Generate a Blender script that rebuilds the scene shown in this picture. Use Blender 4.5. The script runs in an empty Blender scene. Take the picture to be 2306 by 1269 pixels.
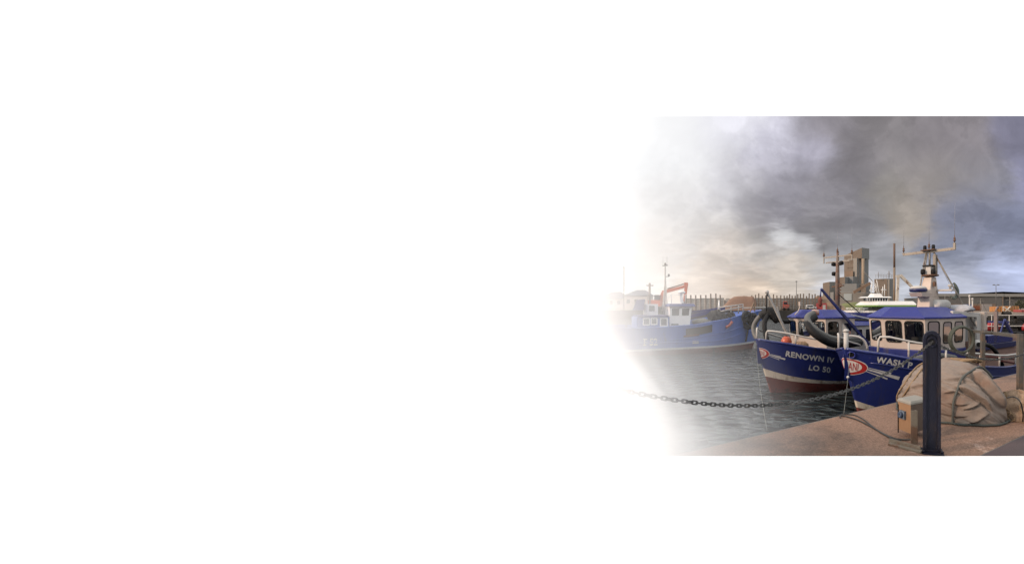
import bpy, bmesh, math, random
from mathutils import Vector, Matrix
from math import sin, cos, pi, radians, sqrt, exp
random.seed(7)
sc = bpy.context.scene
COL = sc.collection

# ------------------------------------------------------------------ camera
EYE = 3.2            # metres above the water; the quay top is 1.7
FPX = 1000.0         # focal length in pixels of the 2306 px wide photograph
cam_d = bpy.data.cameras.new('camera')
cam_d.sensor_width = 36.0
cam_d.lens = 36.0 * FPX / 2306.0
cam_d.shift_x = -(1732 - 1153) / 2306.0
cam_d.shift_y = (688 - 634.5) / 2306.0
cam_d.clip_start = 0.05
cam_d.clip_end = 9000
cam = bpy.data.objects.new('camera', cam_d)
cam.location = (0, 0, EYE)
cam.rotation_euler = (radians(90), 0, 0)
COL.objects.link(cam)
sc.camera = cam

# ------------------------------------------------------------------ render settings
sc.view_settings.view_transform = 'Standard'
sc.view_settings.look = 'None'
sc.view_settings.exposure = 0.0
sc.view_settings.gamma = 1.0
sc.cycles.max_bounces = 48
sc.cycles.diffuse_bounces = 3
sc.cycles.glossy_bounces = 3
sc.cycles.transmission_bounces = 4
sc.cycles.volume_bounces = 40
sc.cycles.transparent_max_bounces = 8
sc.cycles.use_denoising = True
sc.cycles.use_adaptive_sampling = True
sc.cycles.adaptive_threshold = 0.015
sc.cycles.caustics_reflective = False
sc.cycles.caustics_refractive = False

# ------------------------------------------------------------------ sky
SUN_EL, SUN_AZ = radians(24), radians(-112)     # azimuth from +Y towards +X: the low sun is to the left, a little behind
world = bpy.data.worlds.new('World')
sc.world = world
world.use_nodes = True
NT = world.node_tree
NT.nodes.clear()

def lin(c):
    return tuple(((x / 255) / 12.92 if x / 255 <= .04045 else ((x / 255 + .055) / 1.055) ** 2.4) for x in c)

class NG:
    """tiny expression builder on a node tree"""
    def __init__(s, nt): s.nt = nt
    def new(s, t, **kw):
        n = s.nt.nodes.new(t)
        for k, v in kw.items(): setattr(n, k, v)
        return n
    def put(s, sock, v):
        if hasattr(v, 'is_output'): s.nt.links.new(v, sock)
        else: sock.default_value = v
    def m(s, op, a, b=0.0, c=0.0, clamp=False):
        n = s.new('ShaderNodeMath', operation=op, use_clamp=clamp)
        s.put(n.inputs[0], a); s.put(n.inputs[1], b); s.put(n.inputs[2], c)
        return n.outputs[0]
    def vm(s, op, a, b=(0, 0, 0), c=(0, 0, 0), out=0):
        n = s.new('ShaderNodeVectorMath', operation=op)
        s.put(n.inputs[0], a); s.put(n.inputs[1], b)
        if op == 'MULTIPLY_ADD': s.put(n.inputs[2], c)
        return n.outputs[out]
    def xyz(s, x, y, z):
        n = s.new('ShaderNodeCombineXYZ')
        s.put(n.inputs[0], x); s.put(n.inputs[1], y); s.put(n.inputs[2], z)
        return n.outputs[0]
    def noise(s, v, scale, detail=6, rough=.55, dist=0.0, out='Fac'):
        n = s.new('ShaderNodeTexNoise')
        s.put(n.inputs['Vector'], v); s.put(n.inputs['Scale'], scale)
        n.inputs['Detail'].default_value = detail
        n.inputs['Roughness'].default_value = rough
        n.inputs['Distortion'].default_value = dist
        return n.outputs[out]
    def mr(s, v, a, b, c=0.0, d=1.0, kind='SMOOTHSTEP'):
        n = s.new('ShaderNodeMapRange', interpolation_type=kind)
        s.put(n.inputs['Value'], v)
        for k, q in (('From Min', a), ('From Max', b), ('To Min', c), ('To Max', d)): s.put(n.inputs[k], q)
        return n.outputs['Result']
    def mix(s, f, a, b, mode='MIX'):
        n = s.new('ShaderNodeMix', data_type='RGBA', blend_type=mode)
        s.put(n.inputs[0], f)
        for k, v in ((6, a), (7, b)):
            s.put(n.inputs[k], v if hasattr(v, 'is_output') else (*v[:3], 1))
        return n.outputs[2]

g = NG(NT)
tc = g.new('ShaderNodeTexCoord')
sep = g.new('ShaderNodeSeparateXYZ'); NT.links.new(tc.outputs['Generated'], sep.inputs[0])
dx, dy, dz = sep.outputs
ym = g.m('MAXIMUM', dy, .03)
U = g.m('DIVIDE', dx, ym)               # a flat cloud deck seen ahead of the harbour
V = g.m('DIVIDE', dz, ym)
p0 = g.xyz(U, V, 0.0)
# perspective coordinates of the deck, for cloud texture that bunches up towards the horizon
deck = g.xyz(U, g.m('DIVIDE', g.m('MULTIPLY', V, 1.5), g.m('ADD', V, .22)), 0.0)
n1 = g.noise(deck, 3.6, 11, .60, .25)
n2 = g.noise(g.vm('ADD', deck, (7.3, 2.1, 0)), 11.0, 8, .64, .9)
n3 = g.noise(deck, 4.2, 9, .63, .35, out='Color')
warp = g.vm('SUBTRACT', n3, (.5, .5, .5))
pw = g.vm('MULTIPLY_ADD', warp, (.22, .13, 0), p0)
# brightness and tint of the cloud masses at points of the deck (u, v, spread, colour)
def q(x, y): return ((x - 1732) / 1000, (688 - y) / 1000, 0)
BLOBS = [
 (1250, 300, 150, (262, 262, 262)), (1250, 500, 150, (260, 260, 260)), (1250, 660, 150, (255, 253, 250)), (1470, 300, 100, (256, 256, 257)), (1410, 480, 80, (253, 252, 252)), (1430, 620, 80, (250, 246, 240)),
 (1560, 320, 65, (252, 252, 254)), (1520, 440, 60, (228, 226, 226)), (1500, 550, 55, (236, 230, 226)),
 (1650, 290, 50, (240, 239, 248)), (1740, 330, 55, (214, 212, 226)), (1850, 290, 60, (152, 147, 154)), (1990, 285, 75, (134, 129, 131)),
 (2130, 310, 70, (136, 130, 134)), (2290, 290, 50, (138, 136, 156)), (1830, 350, 35, (196, 193, 210)), (1930, 355, 60, (136, 131, 134)),
 (1640, 400, 60, (222, 220, 226)), (1750, 425, 70, (146, 143, 152)), (1680, 440, 40, (166, 163, 168)), (1880, 440, 60, (138, 134, 140)), (2010, 430, 50, (156, 151, 147)),
 (2110, 400, 60, (142, 136, 134)), (2210, 400, 50, (134, 133, 143)), (2290, 400, 40, (148, 148, 176)), (1600, 490, 50, (222, 218, 216)),
 (1700, 500, 50, (160, 156, 158)), (1850, 510, 50, (136, 133, 136)), (1960, 500, 50, (140, 138, 142)), (2050, 470, 50, (164, 154, 144)),
 (2190, 500, 60, (124, 126, 144)), (2290, 500, 50, (128, 132, 154)), (1765, 530, 24, (240, 240, 242)), (1815, 545, 18, (226, 226, 230)), (1630, 570, 50, (218, 208, 200)),
 (1700, 575, 40, (186, 182, 180)), (1890, 560, 35, (166, 166, 172)), (1990, 570, 40, (158, 158, 164)), (2150, 560, 50, (132, 137, 156)),
 (2260, 565, 40, (150, 156, 182)), (1560, 640, 50, (242, 228, 216)), (1680, 640, 45, (222, 203, 186)), (1780, 625, 45, (204, 194, 184)),
 (1840, 600, 30, (198, 196, 196)), (1940, 630, 45, (206, 206, 212)), (2040, 620, 40, (192, 196, 206)), (2150, 625, 40, (205, 209, 226)),
 (2260, 620, 40, (186, 194, 222)), (2290, 655, 40, (196, 206, 240)), (1900, 690, 50, (214, 214, 220)), (1700, 690, 50, (230, 212, 194)), (2150, 690, 50, (206, 212, 232)),
]
acc, wsum = (0, 0, 0), 1e-6
for bx, by, sp, colr in BLOBS:
    d = g.vm('DISTANCE', pw, q(bx, by), out=1)
    w = g.m('EXPONENT', g.m('MULTIPLY', g.m('MULTIPLY', d, d), -1.0 / (2 * (sp * .00070) ** 2)))
    acc = g.vm('MULTIPLY_ADD', g.xyz(w, w, w), lin(colr), acc)
    wsum = g.m('ADD', wsum, w)
cloud = g.vm('DIVIDE', acc, g.xyz(wsum, wsum, wsum))
tex = g.m('ADD', g.m('MULTIPLY', g.m('SUBTRACT', n1, .5), 1.1), g.m('MULTIPLY', g.m('SUBTRACT', n2, .5), .6))
rim = g.m('DIVIDE', g.m('SUBTRACT', n1, .545), .030)
rim = g.m('MULTIPLY', g.m('EXPONENT', g.m('MULTIPLY', g.m('MULTIPLY', rim, rim), -1.0)), .14)
soft = g.mr(g.m('SUBTRACT', U, g.m('MULTIPLY', g.m('MULTIPLY', V, V), .9)), -.36, .0, .12, 1.0)
gain = g.m('ADD', 1.0, g.m('MULTIPLY', soft, g.m('ADD', tex, rim)))
cloud = g.vm('MULTIPLY', cloud, g.xyz(gain, gain, gain))
sky = g.new('ShaderNodeTexSky', sky_type='NISHITA')
sky.sun_disc = False
sky.sun_elevation = SUN_EL
sky.sun_rotation = SUN_AZ
sky.dust_density = 2.0
# the overcast is a bright white sheet to the left, overhead and behind
WHITE = 1.48
xl = g.m('ADD', g.m('MULTIPLY', g.m('POWER', g.m('ABSOLUTE', g.m('SUBTRACT', V, .06)), 2.0), .5), g.m('MULTIPLY', g.m('SUBTRACT', n1, .5), .02))
left = g.m('POWER', g.mr(g.m('SUBTRACT', U, xl), -.58, -.30, kind='LINEAR'), 1.0)
top = g.mr(V, .4260, .4275, 1.0, 0.0)
front = g.mr(dy, .02, .1)
f = g.m('MULTIPLY', g.m('MULTIPLY', left, top), front)
# the unseen sky behind and to the right is dimmed to darken right-hand faces
dull = g.mr(g.m('ADD', g.m('MULTIPLY', dx, .62), g.m('MULTIPLY', dy, -.78)), -.15, .55)
hi = g.mr(dz, .2, .6, 1.0, .1)
dull = g.m('MULTIPLY', dull, hi)
over = g.mix(dull, (WHITE, WHITE, WHITE * .995), (.44, .46, .50))
col = g.mix(f, over, cloud)
bg = g.new('ShaderNodeBackground'); g.put(bg.inputs[0], col); bg.inputs[1].default_value = 1.0
bgs = g.new('ShaderNodeBackground'); g.put(bgs.inputs[0], sky.outputs[0]); bgs.inputs[1].default_value = .05
mixs = g.new('ShaderNodeMixShader'); mixs.inputs[0].default_value = .06
NT.links.new(bg.outputs[0], mixs.inputs[1]); NT.links.new(bgs.outputs[0], mixs.inputs[2])
wo = g.new('ShaderNodeOutputWorld'); NT.links.new(mixs.outputs[0], wo.inputs[0])
world.cycles.sampling_method = 'MANUAL'
world.cycles.sample_map_resolution = 512

# ------------------------------------------------------------------ sun
sd = bpy.data.lights.new('sun', 'SUN'); sd.energy = 3.0; sd.angle = radians(7); sd.color = (1, .70, .50)
so = bpy.data.objects.new('sun', sd); COL.objects.link(so)
sv = Vector((sin(SUN_AZ) * cos(SUN_EL), cos(SUN_AZ) * cos(SUN_EL), sin(SUN_EL)))
so.rotation_euler = (-sv).to_track_quat('-Z', 'Y').to_euler()
so.location = sv * 60

# ------------------------------------------------------------------ helpers
def P(x, y, D):
    """the point at depth D metres that the photograph shows at pixel x, y"""
    return Vector(((x - 1732) * D / FPX, D, EYE - (y - 688) * D / FPX))

MATS = {}
def mat(name, colr, rough=.6, metal=0.0, var=.18, scale=6.0, bump=0.0, bscale=40.0, spec=.5, rust=None, rust_amt=.5, coat=0.0, rscale=3.0, streak=False):
    """procedural paint / stone / metal: base colour with large and fine variation, optional rust patches and bump"""
    if name in MATS: return MATS[name]
    m = bpy.data.materials.new(name); m.use_nodes = True
    nt = m.node_tree; b = nt.nodes['Principled BSDF']; g = NG(nt)
    tc = g.new('ShaderNodeTexCoord'); v = tc.outputs['Object']
    if streak: v = g.vm('MULTIPLY', v, (1, 1, .22))
    nA = g.noise(v, scale, 8, .62)
    nB = g.noise(v, scale * 7, 4, .6)
    t = g.m('ADD', g.m('MULTIPLY', g.m('SUBTRACT', nA, .5), var * 3.2), g.m('MULTIPLY', g.m('SUBTRACT', nB, .5), var * 1.3))
    k = g.m('MAXIMUM', g.m('ADD', 1.0, t), .12)
    c = g.vm('MULTIPLY', tuple(colr[:3]), g.xyz(k, k, k))
    rg = g.m('ADD', rough, g.m('MULTIPLY', g.m('SUBTRACT', nA, .5), .35), clamp=True)
    if rust:
        rn = g.noise(g.vm('ADD', v, (3.1, 5.7, 1.3)), rscale, 9, .68, .3)
        rf = g.mr(rn, 1 - rust_amt - .06, 1 - rust_amt + .10)
        c = g.mix(rf, c, rust)
    g.put(b.inputs['Base Color'], c)
    g.put(b.inputs['Roughness'], rg)
    b.inputs['Metallic'].default_value = metal
    b.inputs['Specular IOR Level'].default_value = spec
    b.inputs['Coat Weight'].default_value = coat
    if bump:
        bn = g.new('ShaderNodeBump'); bn.inputs['Strength'].default_value = bump; bn.inputs['Distance'].default_value = .01
        g.put(bn.inputs['Height'], g.noise(v, bscale, 6, .6)); g.put(b.inputs['Normal'], bn.outputs[0])
    MATS[name] = m
    return m

class MB:
    """collects geometry, then links it as ONE mesh object"""
    def __init__(s): s.v, s.f, s.m, s.s = [], [], [], []
    def add(s, vs, fs, mi=0, smooth=False):
        o = len(s.v); s.v += [tuple(p) for p in vs]
        for f in fs: s.f.append([o + i for i in f]); s.m.append(mi); s.s.append(smooth)
        return s
    def box(s, x0, x1, y0, y1, z0, z1, mi=0):
        vs = [(x, y, z) for x in (x0, x1) for y in (y0, y1) for z in (z0, z1)]
        return s.add(vs, [(0, 1, 3, 2), (4, 6, 7, 5), (0, 4, 5, 1), (2, 3, 7, 6), (0, 2, 6, 4), (1, 5, 7, 3)], mi)
    def hexa(s, lo, hi, mi=0):
        """lo, hi: four points each, same order"""
        return s.add(list(lo) + list(hi), [(3, 2, 1, 0), (4, 5, 6, 7)] + [(i, (i + 1) % 4, 4 + (i + 1) % 4, 4 + i) for i in range(4)], mi)
    def beam(s, p, q, w, h=None, mi=0, up=(0, 0, 1), w2=None, h2=None):
        p, q = Vector(p), Vector(q); h = w if h is None else h; w2 = w if w2 is None else w2; h2 = h if h2 is None else h2
        d = (q - p).normalized(); u = Vector(up)
        if abs(d.dot(u)) > .98: u = Vector((1, 0, 0))
        a = d.cross(u).normalized(); b = a.cross(d)
        r = lambda c, w, h: [c + a * sx * w / 2 + b * sy * h / 2 for sx, sy in ((-1, -1), (1, -1), (1, 1), (-1, 1))]
        return s.hexa(r(p, w, h), r(q, w2, h2), mi)
    def tube(s, path, r, seg=8, closed=False, mi=0, smooth=True, caps=True):
        pts = [Vector(p) for p in path]; n = len(pts)
        rs = r if isinstance(r, (list, tuple)) else [r] * n
        rings = []; ref = None
        for i, p in enumerate(pts):
            a = pts[(i - 1) % n] if (i or closed) else p; b = pts[(i + 1) % n] if (i < n - 1 or closed) else p
            t = (b - a).normalized()
            if ref is None: ref = Vector((0, 0, 1)) if abs(t.z) < .9 else Vector((1, 0, 0))
            ref = (ref - t * ref.dot(t)).normalized(); c = t.cross(ref)
            rings.append([p + (ref * cos(2 * pi * k / seg) + c * sin(2 * pi * k / seg)) * rs[i] for k in range(seg)])
        return s.loft(rings, mi, smooth, closed, caps)
    def loft(s, rings, mi=0, smooth=True, closed=False, caps=True, ringclosed=True):
        k = len(rings[0]); n = len(rings); fs = []
        for i in range(n if closed else n - 1):
            j = (i + 1) % n
            for a in range(k if ringclosed else k - 1):
                b = (a + 1) % k
                fs.append((i * k + a, i * k + b, j * k + b, j * k + a))
        o = len(s.v); s.add([p for r in rings for p in r], fs, mi, smooth)
        if caps and not closed and ringclosed:
            for i in (0, n - 1):
                s.f.append([o + i * k + a for a in (range(k - 1, -1, -1) if i == 0 else range(k))]); s.m.append(mi); s.s.append(False)
        return s
    def lathe(s, prof, c=(0, 0, 0), seg=16, mi=0, axis='z', smooth=True):
        """prof: (radius, height) pairs"""
        c = Vector(c); rings = []
        for r, h in prof:
            ring = []
            for k in range(seg):
                a = 2 * pi * k / seg; x, y = r * cos(a), r * sin(a)
                ring.append(c + Vector({'z': (x, y, h), 'x': (h, x, y), 'y': (x, h, y)}[axis]))
            rings.append(ring)
        return s.loft(rings, mi, smooth)
    def prism(s, poly, z0, z1, mi=0):
        n = len(poly)
        return s.add([(x, y, z0) for x, y in poly] + [(x, y, z1) for x, y in poly],
                     [tuple(range(n - 1, -1, -1)), tuple(range(n, 2 * n))] + [(i, (i + 1) % n, n + (i + 1) % n, n + i) for i in range(n)], mi)
    def obj(s, name, mats, parent=None, bevel=0.0, fix=True, subs=0):
        me = bpy.data.meshes.new(name); me.from_pydata(s.v, [], s.f); me.update()
        for m in (mats if isinstance(mats, (list, tuple)) else [mats]): me.materials.append(m)
        for p, mi, sm in zip(me.polygons, s.m, s.s): p.material_index = mi; p.use_smooth = sm
        if fix:
            bm = bmesh.new(); bm.from_mesh(me); bmesh.ops.recalc_face_normals(bm, faces=bm.faces); bm.to_mesh(me); bm.free()
        o = bpy.data.objects.new(name, me); COL.objects.link(o)
        if parent: o.parent = parent
        if bevel:
            b = o.modifiers.new('bevel', 'BEVEL'); b.width = bevel; b.segments = 2; b.limit_method = 'ANGLE'; b.angle_limit = radians(40)
        if subs:
            b = o.modifiers.new('subdiv', 'SUBSURF'); b.levels = subs; b.render_levels = subs
        return o

def tag(o, label=None, cat=None, group=None, kind=None):
    if label: o['label'] = label
    if cat: o['category'] = cat
    if group: o['group'] = group
    if kind: o['kind'] = kind
    return o
def thing(name, label, cat, loc=(0, 0, 0), rz=0.0, group=None):
    o = bpy.data.objects.new(name, None); COL.objects.link(o)
    o.location = loc; o.rotation_euler = (0, 0, rz); o.empty_display_size = .2
    return tag(o, label, cat, group)
def arc(a, b, n): return [a + (b - a) * i / (n - 1) for i in range(n)]
def bez(p0, p1, p2, p3, n=16):
    p0, p1, p2, p3 = map(Vector, (p0, p1, p2, p3)); out = []
    for i in range(n):
        t = i / (n - 1); k = 1 - t
        out.append(p0 * k ** 3 + p1 * 3 * k * k * t + p2 * 3 * k * t * t + p3 * t ** 3)
    return out
def spline(pts, n=8):
    """Catmull-Rom through the points"""
    pts = [Vector(p) for p in pts]; out = []
    for i in range(len(pts) - 1):
        a, b, c, d = pts[max(i - 1, 0)], pts[i], pts[i + 1], pts[min(i + 2, len(pts) - 1)]
        for k in range(n):
            t = k / n
            out.append(.5 * ((2 * b) + (c - a) * t + (2 * a - 5 * b + 4 * c - d) * t * t + (3 * b - 3 * c + d - a) * t ** 3))
    return out + [pts[-1]]
def interp(x, tab):
    if x <= tab[0][0]: return tab[0][1]
    for (a, ya), (b, yb) in zip(tab, tab[1:]):
        if x <= b:
            t = (x - a) / (b - a); t = t * t * (3 - 2 * t) * .4 + t * .6
            return ya + (yb - ya) * t
    return tab[-1][1]

# ------------------------------------------------------------------ materials
def water_mat():
    m = bpy.data.materials.new('water'); m.use_nodes = True
    nt = m.node_tree; b = nt.nodes['Principled BSDF']; g = NG(nt)
    v = g.new('ShaderNodeTexCoord').outputs['Object']
    b.inputs['Base Color'].default_value = (.022, .030, .031, 1)
    b.inputs['Roughness'].default_value = .07
    b.inputs['IOR'].default_value = 1.40
    rot = g.new('ShaderNodeMapping'); rot.inputs['Rotation'].default_value = (0, 0, radians(-12)); rot.inputs['Scale'].default_value = (1, 1.25, 1)
    g.put(rot.inputs['Vector'], v)
    a = g.noise(rot.outputs[0], 3.4, 5, .62, .9)
    c = g.noise(rot.outputs[0], .55, 3, .5, .3)
    md = g.noise(rot.outputs[0], 1.7, 1.5, .5, .5)
    h = g.m('ADD', g.m('ADD', g.m('MULTIPLY', a, .10), g.m('MULTIPLY', md, 1.0)), g.m('MULTIPLY', c, .4))
    bn = g.new('ShaderNodeBump'); bn.inputs['Strength'].default_value = .9; bn.inputs['Distance'].default_value = .42
    g.put(bn.inputs['Height'], h); g.put(b.inputs['Normal'], bn.outputs[0])
    return m
def quay_mat(name, base, dark, light):
    """exposed-aggregate concrete: pinkish stones, dark weathering patches, worn light patches"""
    m = bpy.data.materials.new(name); m.use_nodes = True
    nt = m.node_tree; b = nt.nodes['Principled BSDF']; g = NG(nt)
    v = g.new('ShaderNodeTexCoord').outputs['Object']
    vor = g.new('ShaderNodeTexVoronoi'); g.put(vor.inputs['Vector'], v); vor.inputs['Scale'].default_value = 75
    big = g.noise(v, .9, 8, .62, .3); mid = g.noise(v, 5.5, 8, .65); fine = g.noise(v, 60, 4, .7)
    c = g.mix(g.mr(big, .46, .66), base, dark)
    c = g.mix(g.m('MULTIPLY', g.mr(g.noise(v, 2.3, 9, .7, .4), .60, .70), .7), c, light)
    c = g.mix(g.m('MULTIPLY', g.mr(mid, .42, .30), .5), c, dark)
    sp = g.new('ShaderNodeSeparateXYZ'); g.put(sp.inputs[0], vor.outputs['Color'])
    k = g.m('ADD', .44, g.m('ADD', g.m('MULTIPLY', sp.outputs[0], .66), g.m('MULTIPLY', fine, .4)))
    c = g.vm('MULTIPLY', c, g.xyz(k, k, k))
    g.put(b.inputs['Base Color'], c); b.inputs['Roughness'].default_value = .9
    bn = g.new('ShaderNodeBump'); bn.inputs['Strength'].default_value = .5; bn.inputs['Distance'].default_value = .006
    g.put(bn.inputs['Height'], g.m('ADD', fine, g.m('MULTIPLY', mid, 1.5))); g.put(b.inputs['Normal'], bn.outputs[0])
    return m
def fog_mat(dens):
    m = bpy.data.materials.new('fade_fog_air'); m.use_nodes = True
    nt = m.node_tree; nt.nodes.clear(); g = NG(nt)
    v = g.new('ShaderNodeVolumePrincipled'); v.inputs['Color'].default_value = (1, 1, 1, 1); v.inputs['Density'].default_value = dens
    v.inputs['Anisotropy'].default_value = 0.0
    o = g.new('ShaderNodeOutputMaterial'); nt.links.new(v.outputs[0], o.inputs['Volume'])
    return m

# ------------------------------------------------------------------ the setting: water, quay
QZ = 1.7
HX, HY = .768, .641                       # direction of the quay edge (and of the moored boats)
ED = Vector((.95, 6.07, 0)); HV = Vector((HX, HY, 0)); NV = Vector((HY, -HX, 0))     # NV points inland
def qp(t, n, z=QZ):                       # t metres along the quay edge, n metres inland
    p = ED + HV * t + NV * n; return Vector((p.x, p.y, z))
APY = 4.44                                # near edge of the aggregate paving; added blank white ground on this side
def tcross(n): return (APY - ED.y - NV.y * n) / HV.y
w = MB().add([(-3000, -300, 0), (3000, -300, 0), (3000, 6000, 0), (-3000, 6000, 0)], [(0, 1, 2, 3)])
tag(w.obj('water', water_mat()), kind='structure')
A = qp(tcross(0), 0); F = qp(70, 0)
pinkC, darkC, lightC = (.182, .108, .074), (.076, .049, .036), (.40, .29, .235)
M_quay = quay_mat('quay_aggregate', pinkC, darkC, lightC)
M_wall = mat('quay_wall_stone', (.10, .09, .08), .9, var=.3, scale=1.5, bump=.5)
M_apron = mat('blank_white_ground', (.93, .93, .925), .85, var=.012, scale=.8)
M_tar = mat('tarmac', (.06, .043, .046), .9, var=.2, scale=8, bump=.4, bscale=90)
# quay body: edge along the boats, then a straight end wall to the left
corner = (A.x, A.y)
body = [(-90, APY), corner, (F.x, F.y), (90, F.y), (90, -60), (-90, -60)]
mb = MB().prism(body, -3.0, QZ - .004)
tag(mb.obj('quay', M_wall), kind='structure')
B2 = qp(tcross(2.0), 2.0); F2 = qp(70, 2.0)
mb = MB().prism([corner, (F.x, F.y), (F2.x, F2.y), (B2.x, B2.y)], QZ - .35, QZ)
tag(mb.obj('coping', M_quay, bevel=.03), kind='structure')
mb = MB().add([(B2.x, B2.y, QZ + .002), (F2.x, F2.y, QZ + .002), (90, F2.y, QZ + .002), (90, APY, QZ + .002)], [(0, 3, 2, 1)])
tag(mb.obj('road', M_tar), kind='structure')
mb = MB().add([(-90, -60, QZ), (90, -60, QZ), (90, APY, QZ), (-90, APY, QZ)], [(0, 1, 2, 3)])
tag(mb.obj('white_apron', M_apron), kind='structure')  # added white sheet that blanks the foreground, not real paving

# ------------------------------------------------------------------ added fog bank that fades the left of the basin and quay to white
FOGD = 2.4
def fog():
    # plan of the bank: bearing (x / y) and how many metres of added fog lie along it
    prof = [(.02, 0), (-.02, .008), (-.06, .022), (-.10, .044), (-.14, .076), (-.18, .12), (-.22, .175), (-.26, .26), (-.30, .40), (-.34, .62), (-.38, .98), (-.42, 1.45), (-.47, 2.1), (-.55, 2.9), (-.7, 3.8), (-1.1, 5.0), (-1.9, 7.0)]
    p2 = spline([(s_, sqrt(t_), 0) for s_, t_ in prof], 5)
    prof = [(p.x, max(p.y, 0) ** 2) for p in p2]
    near, far, ys = [], [], []
    for s, th in prof:
        y0 = interp(-s, [(-.1, 3.3), (.19, 3.2), (.25, 2.85), (.31, 2.48), (.37, 2.02), (.43, 1.58), (.51, 1.26), (2, 1.26)]); ys.append(y0); near.append((s * y0, y0)); far.append((s * (y0 + th), y0 + th))
    n = len(prof); rings = []
    lv = spline([(z, k, sh) for z, k, sh in ((-1.2, 1, .145), (-.55, 1.0, .14), (-.42, 1.0, .12), (-.30, .98, .08), (-.18, .95, .035), (-.06, .85, .0), (.06, .7, 0), (.2, .45, 0), (.36, .2, 0), (.5, .02, 0))], 4)
    for q_ in lv:
        z, k, sh = q_; k = min(max(k, .01), 1); sh = max(sh, 0); r = []
        c = [(Vector(near[i]) + Vector(far[i])) / 2 for i in range(n)]
        for i in list(range(n)) + [-j for j in range(n - 1, 0, -1)]:
            src = near[i] if i >= 0 else far[-i]; i = abs(i)
            p = c[i] + (Vector(src) - c[i]) * k; r.append((p.x + sh * p.y, p.y, EYE + z * ys[i] / 1.6))
        rings.append(r)
    o = MB().loft(rings, smooth=False).obj('fade_fog', fog_mat(FOGD))
    tag(o, kind='stuff')
fog()

# ------------------------------------------------------------------ paints and metals
NAVY = mat('navy_hull_paint', (.013, .021, .125), .30, var=.20, scale=1.1, spec=.5, coat=.2, rust=(.045, .040, .055), rust_amt=.40, rscale=2.2, streak=True)
NAVYD = mat('dark_navy_paint', (.008, .012, .07), .35, var=.22, scale=1.5, coat=.2, rust=(.02, .018, .02), rust_amt=.36)
ROOFB = mat('blue_roof_paint', (.020, .028, .175), .5, spec=.3, var=.12, scale=1.6, rust=(.05, .05, .10), rust_amt=.33)
F52B = mat('mid_blue_hull_paint', (.048, .120, .42), .4, var=.2, scale=.8, rust=(.06, .05, .06), rust_amt=.36, streak=True)
CREAM = mat('cream_wheelhouse_paint', (.45, .385, .335), .5, var=.08, scale=2.5, rust=(.30, .17, .10), rust_amt=.29)
PALEW = mat('weathered_white_paint', (.42, .41, .39), .5, var=.12, scale=3, rust=(.22, .13, .08), rust_amt=.35)
BOOT = mat('white_boot_stripe', (.50, .45, .38), .5, var=.2, scale=3, rust=(.20, .15, .10), rust_amt=.42, streak=True)
REDB = mat('red_antifouling', (.115, .028, .022), .7, var=.3, scale=3, rust=(.035, .02, .018), rust_amt=.42)
LETTER = mat('white_lettering', (.52, .52, .52), .6, var=.14, scale=8, rust=(.12, .13, .2), rust_amt=.36, rscale=11)
EMBW = mat('emblem_white', (.62, .56, .53), .5, var=.06)
EMBR = mat('emblem_red', (.36, .018, .018), .5, var=.12)
RAILW = mat('white_rail_paint', (.47, .45, .42), .45, var=.12, scale=6, rust=(.25, .13, .07), rust_amt=.36)
GLASS = mat('dark_window_glass', (.012, .014, .016), .04, var=.3, scale=2, spec=.6)
GLASSL = mat('window_seen_through', (.09, .10, .105), .06, var=.5, scale=3, spec=.6)
ANT = mat('antenna_white', (.24, .24, .26), .5, var=.02)
BARP = mat('beige_mast_paint', (.27, .24, .20), .6, var=.15, scale=4, rust=(.12, .07, .045), rust_amt=.42)
RUBBER = mat('black_rubber', (.010, .010, .011), .65, var=.3, spec=.22)
HOSE = mat('grey_suction_hose', (.085, .085, .08), .55, var=.2, scale=5, bump=.3)
STEELG = mat('galvanised_steel', (.22, .21, .19), .55, metal=.2, var=.2, rust=(.13, .075, .04), rust_amt=.42)
RUSTY = mat('rusty_steel', (.12, .065, .04), .85, var=.35, scale=7, bump=.4)
DECK = mat('worn_deck', (.09, .085, .08), .8, var=.3, scale=5)
ORANGE = mat('orange_buoy', (.42, .075, .03), .4, var=.12)
RED = mat('red_plastic', (.28, .022, .025), .5, var=.25)
NETD = mat('dark_netting', (.030, .028, .026), .95, var=.5, scale=9, bump=.8, bscale=30)
ROPEB = mat('weathered_brown_rope', (.22, .15, .085), .9, var=.35, scale=20, bump=.6, bscale=120)
ROPEG = mat('grey_green_rope', (.12, .14, .12), .9, var=.3, scale=20, bump=.6, bscale=120)
ROPEP = mat('pale_rope', (.12, .12, .105), .85, var=.2, scale=20)
BLACKC = mat('black_cable', (.018, .018, .018), .6, var=.3)
WOODB = mat('weathered_wood', (.24, .16, .10), .85, var=.3, scale=5, streak=True, bump=.3)

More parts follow.
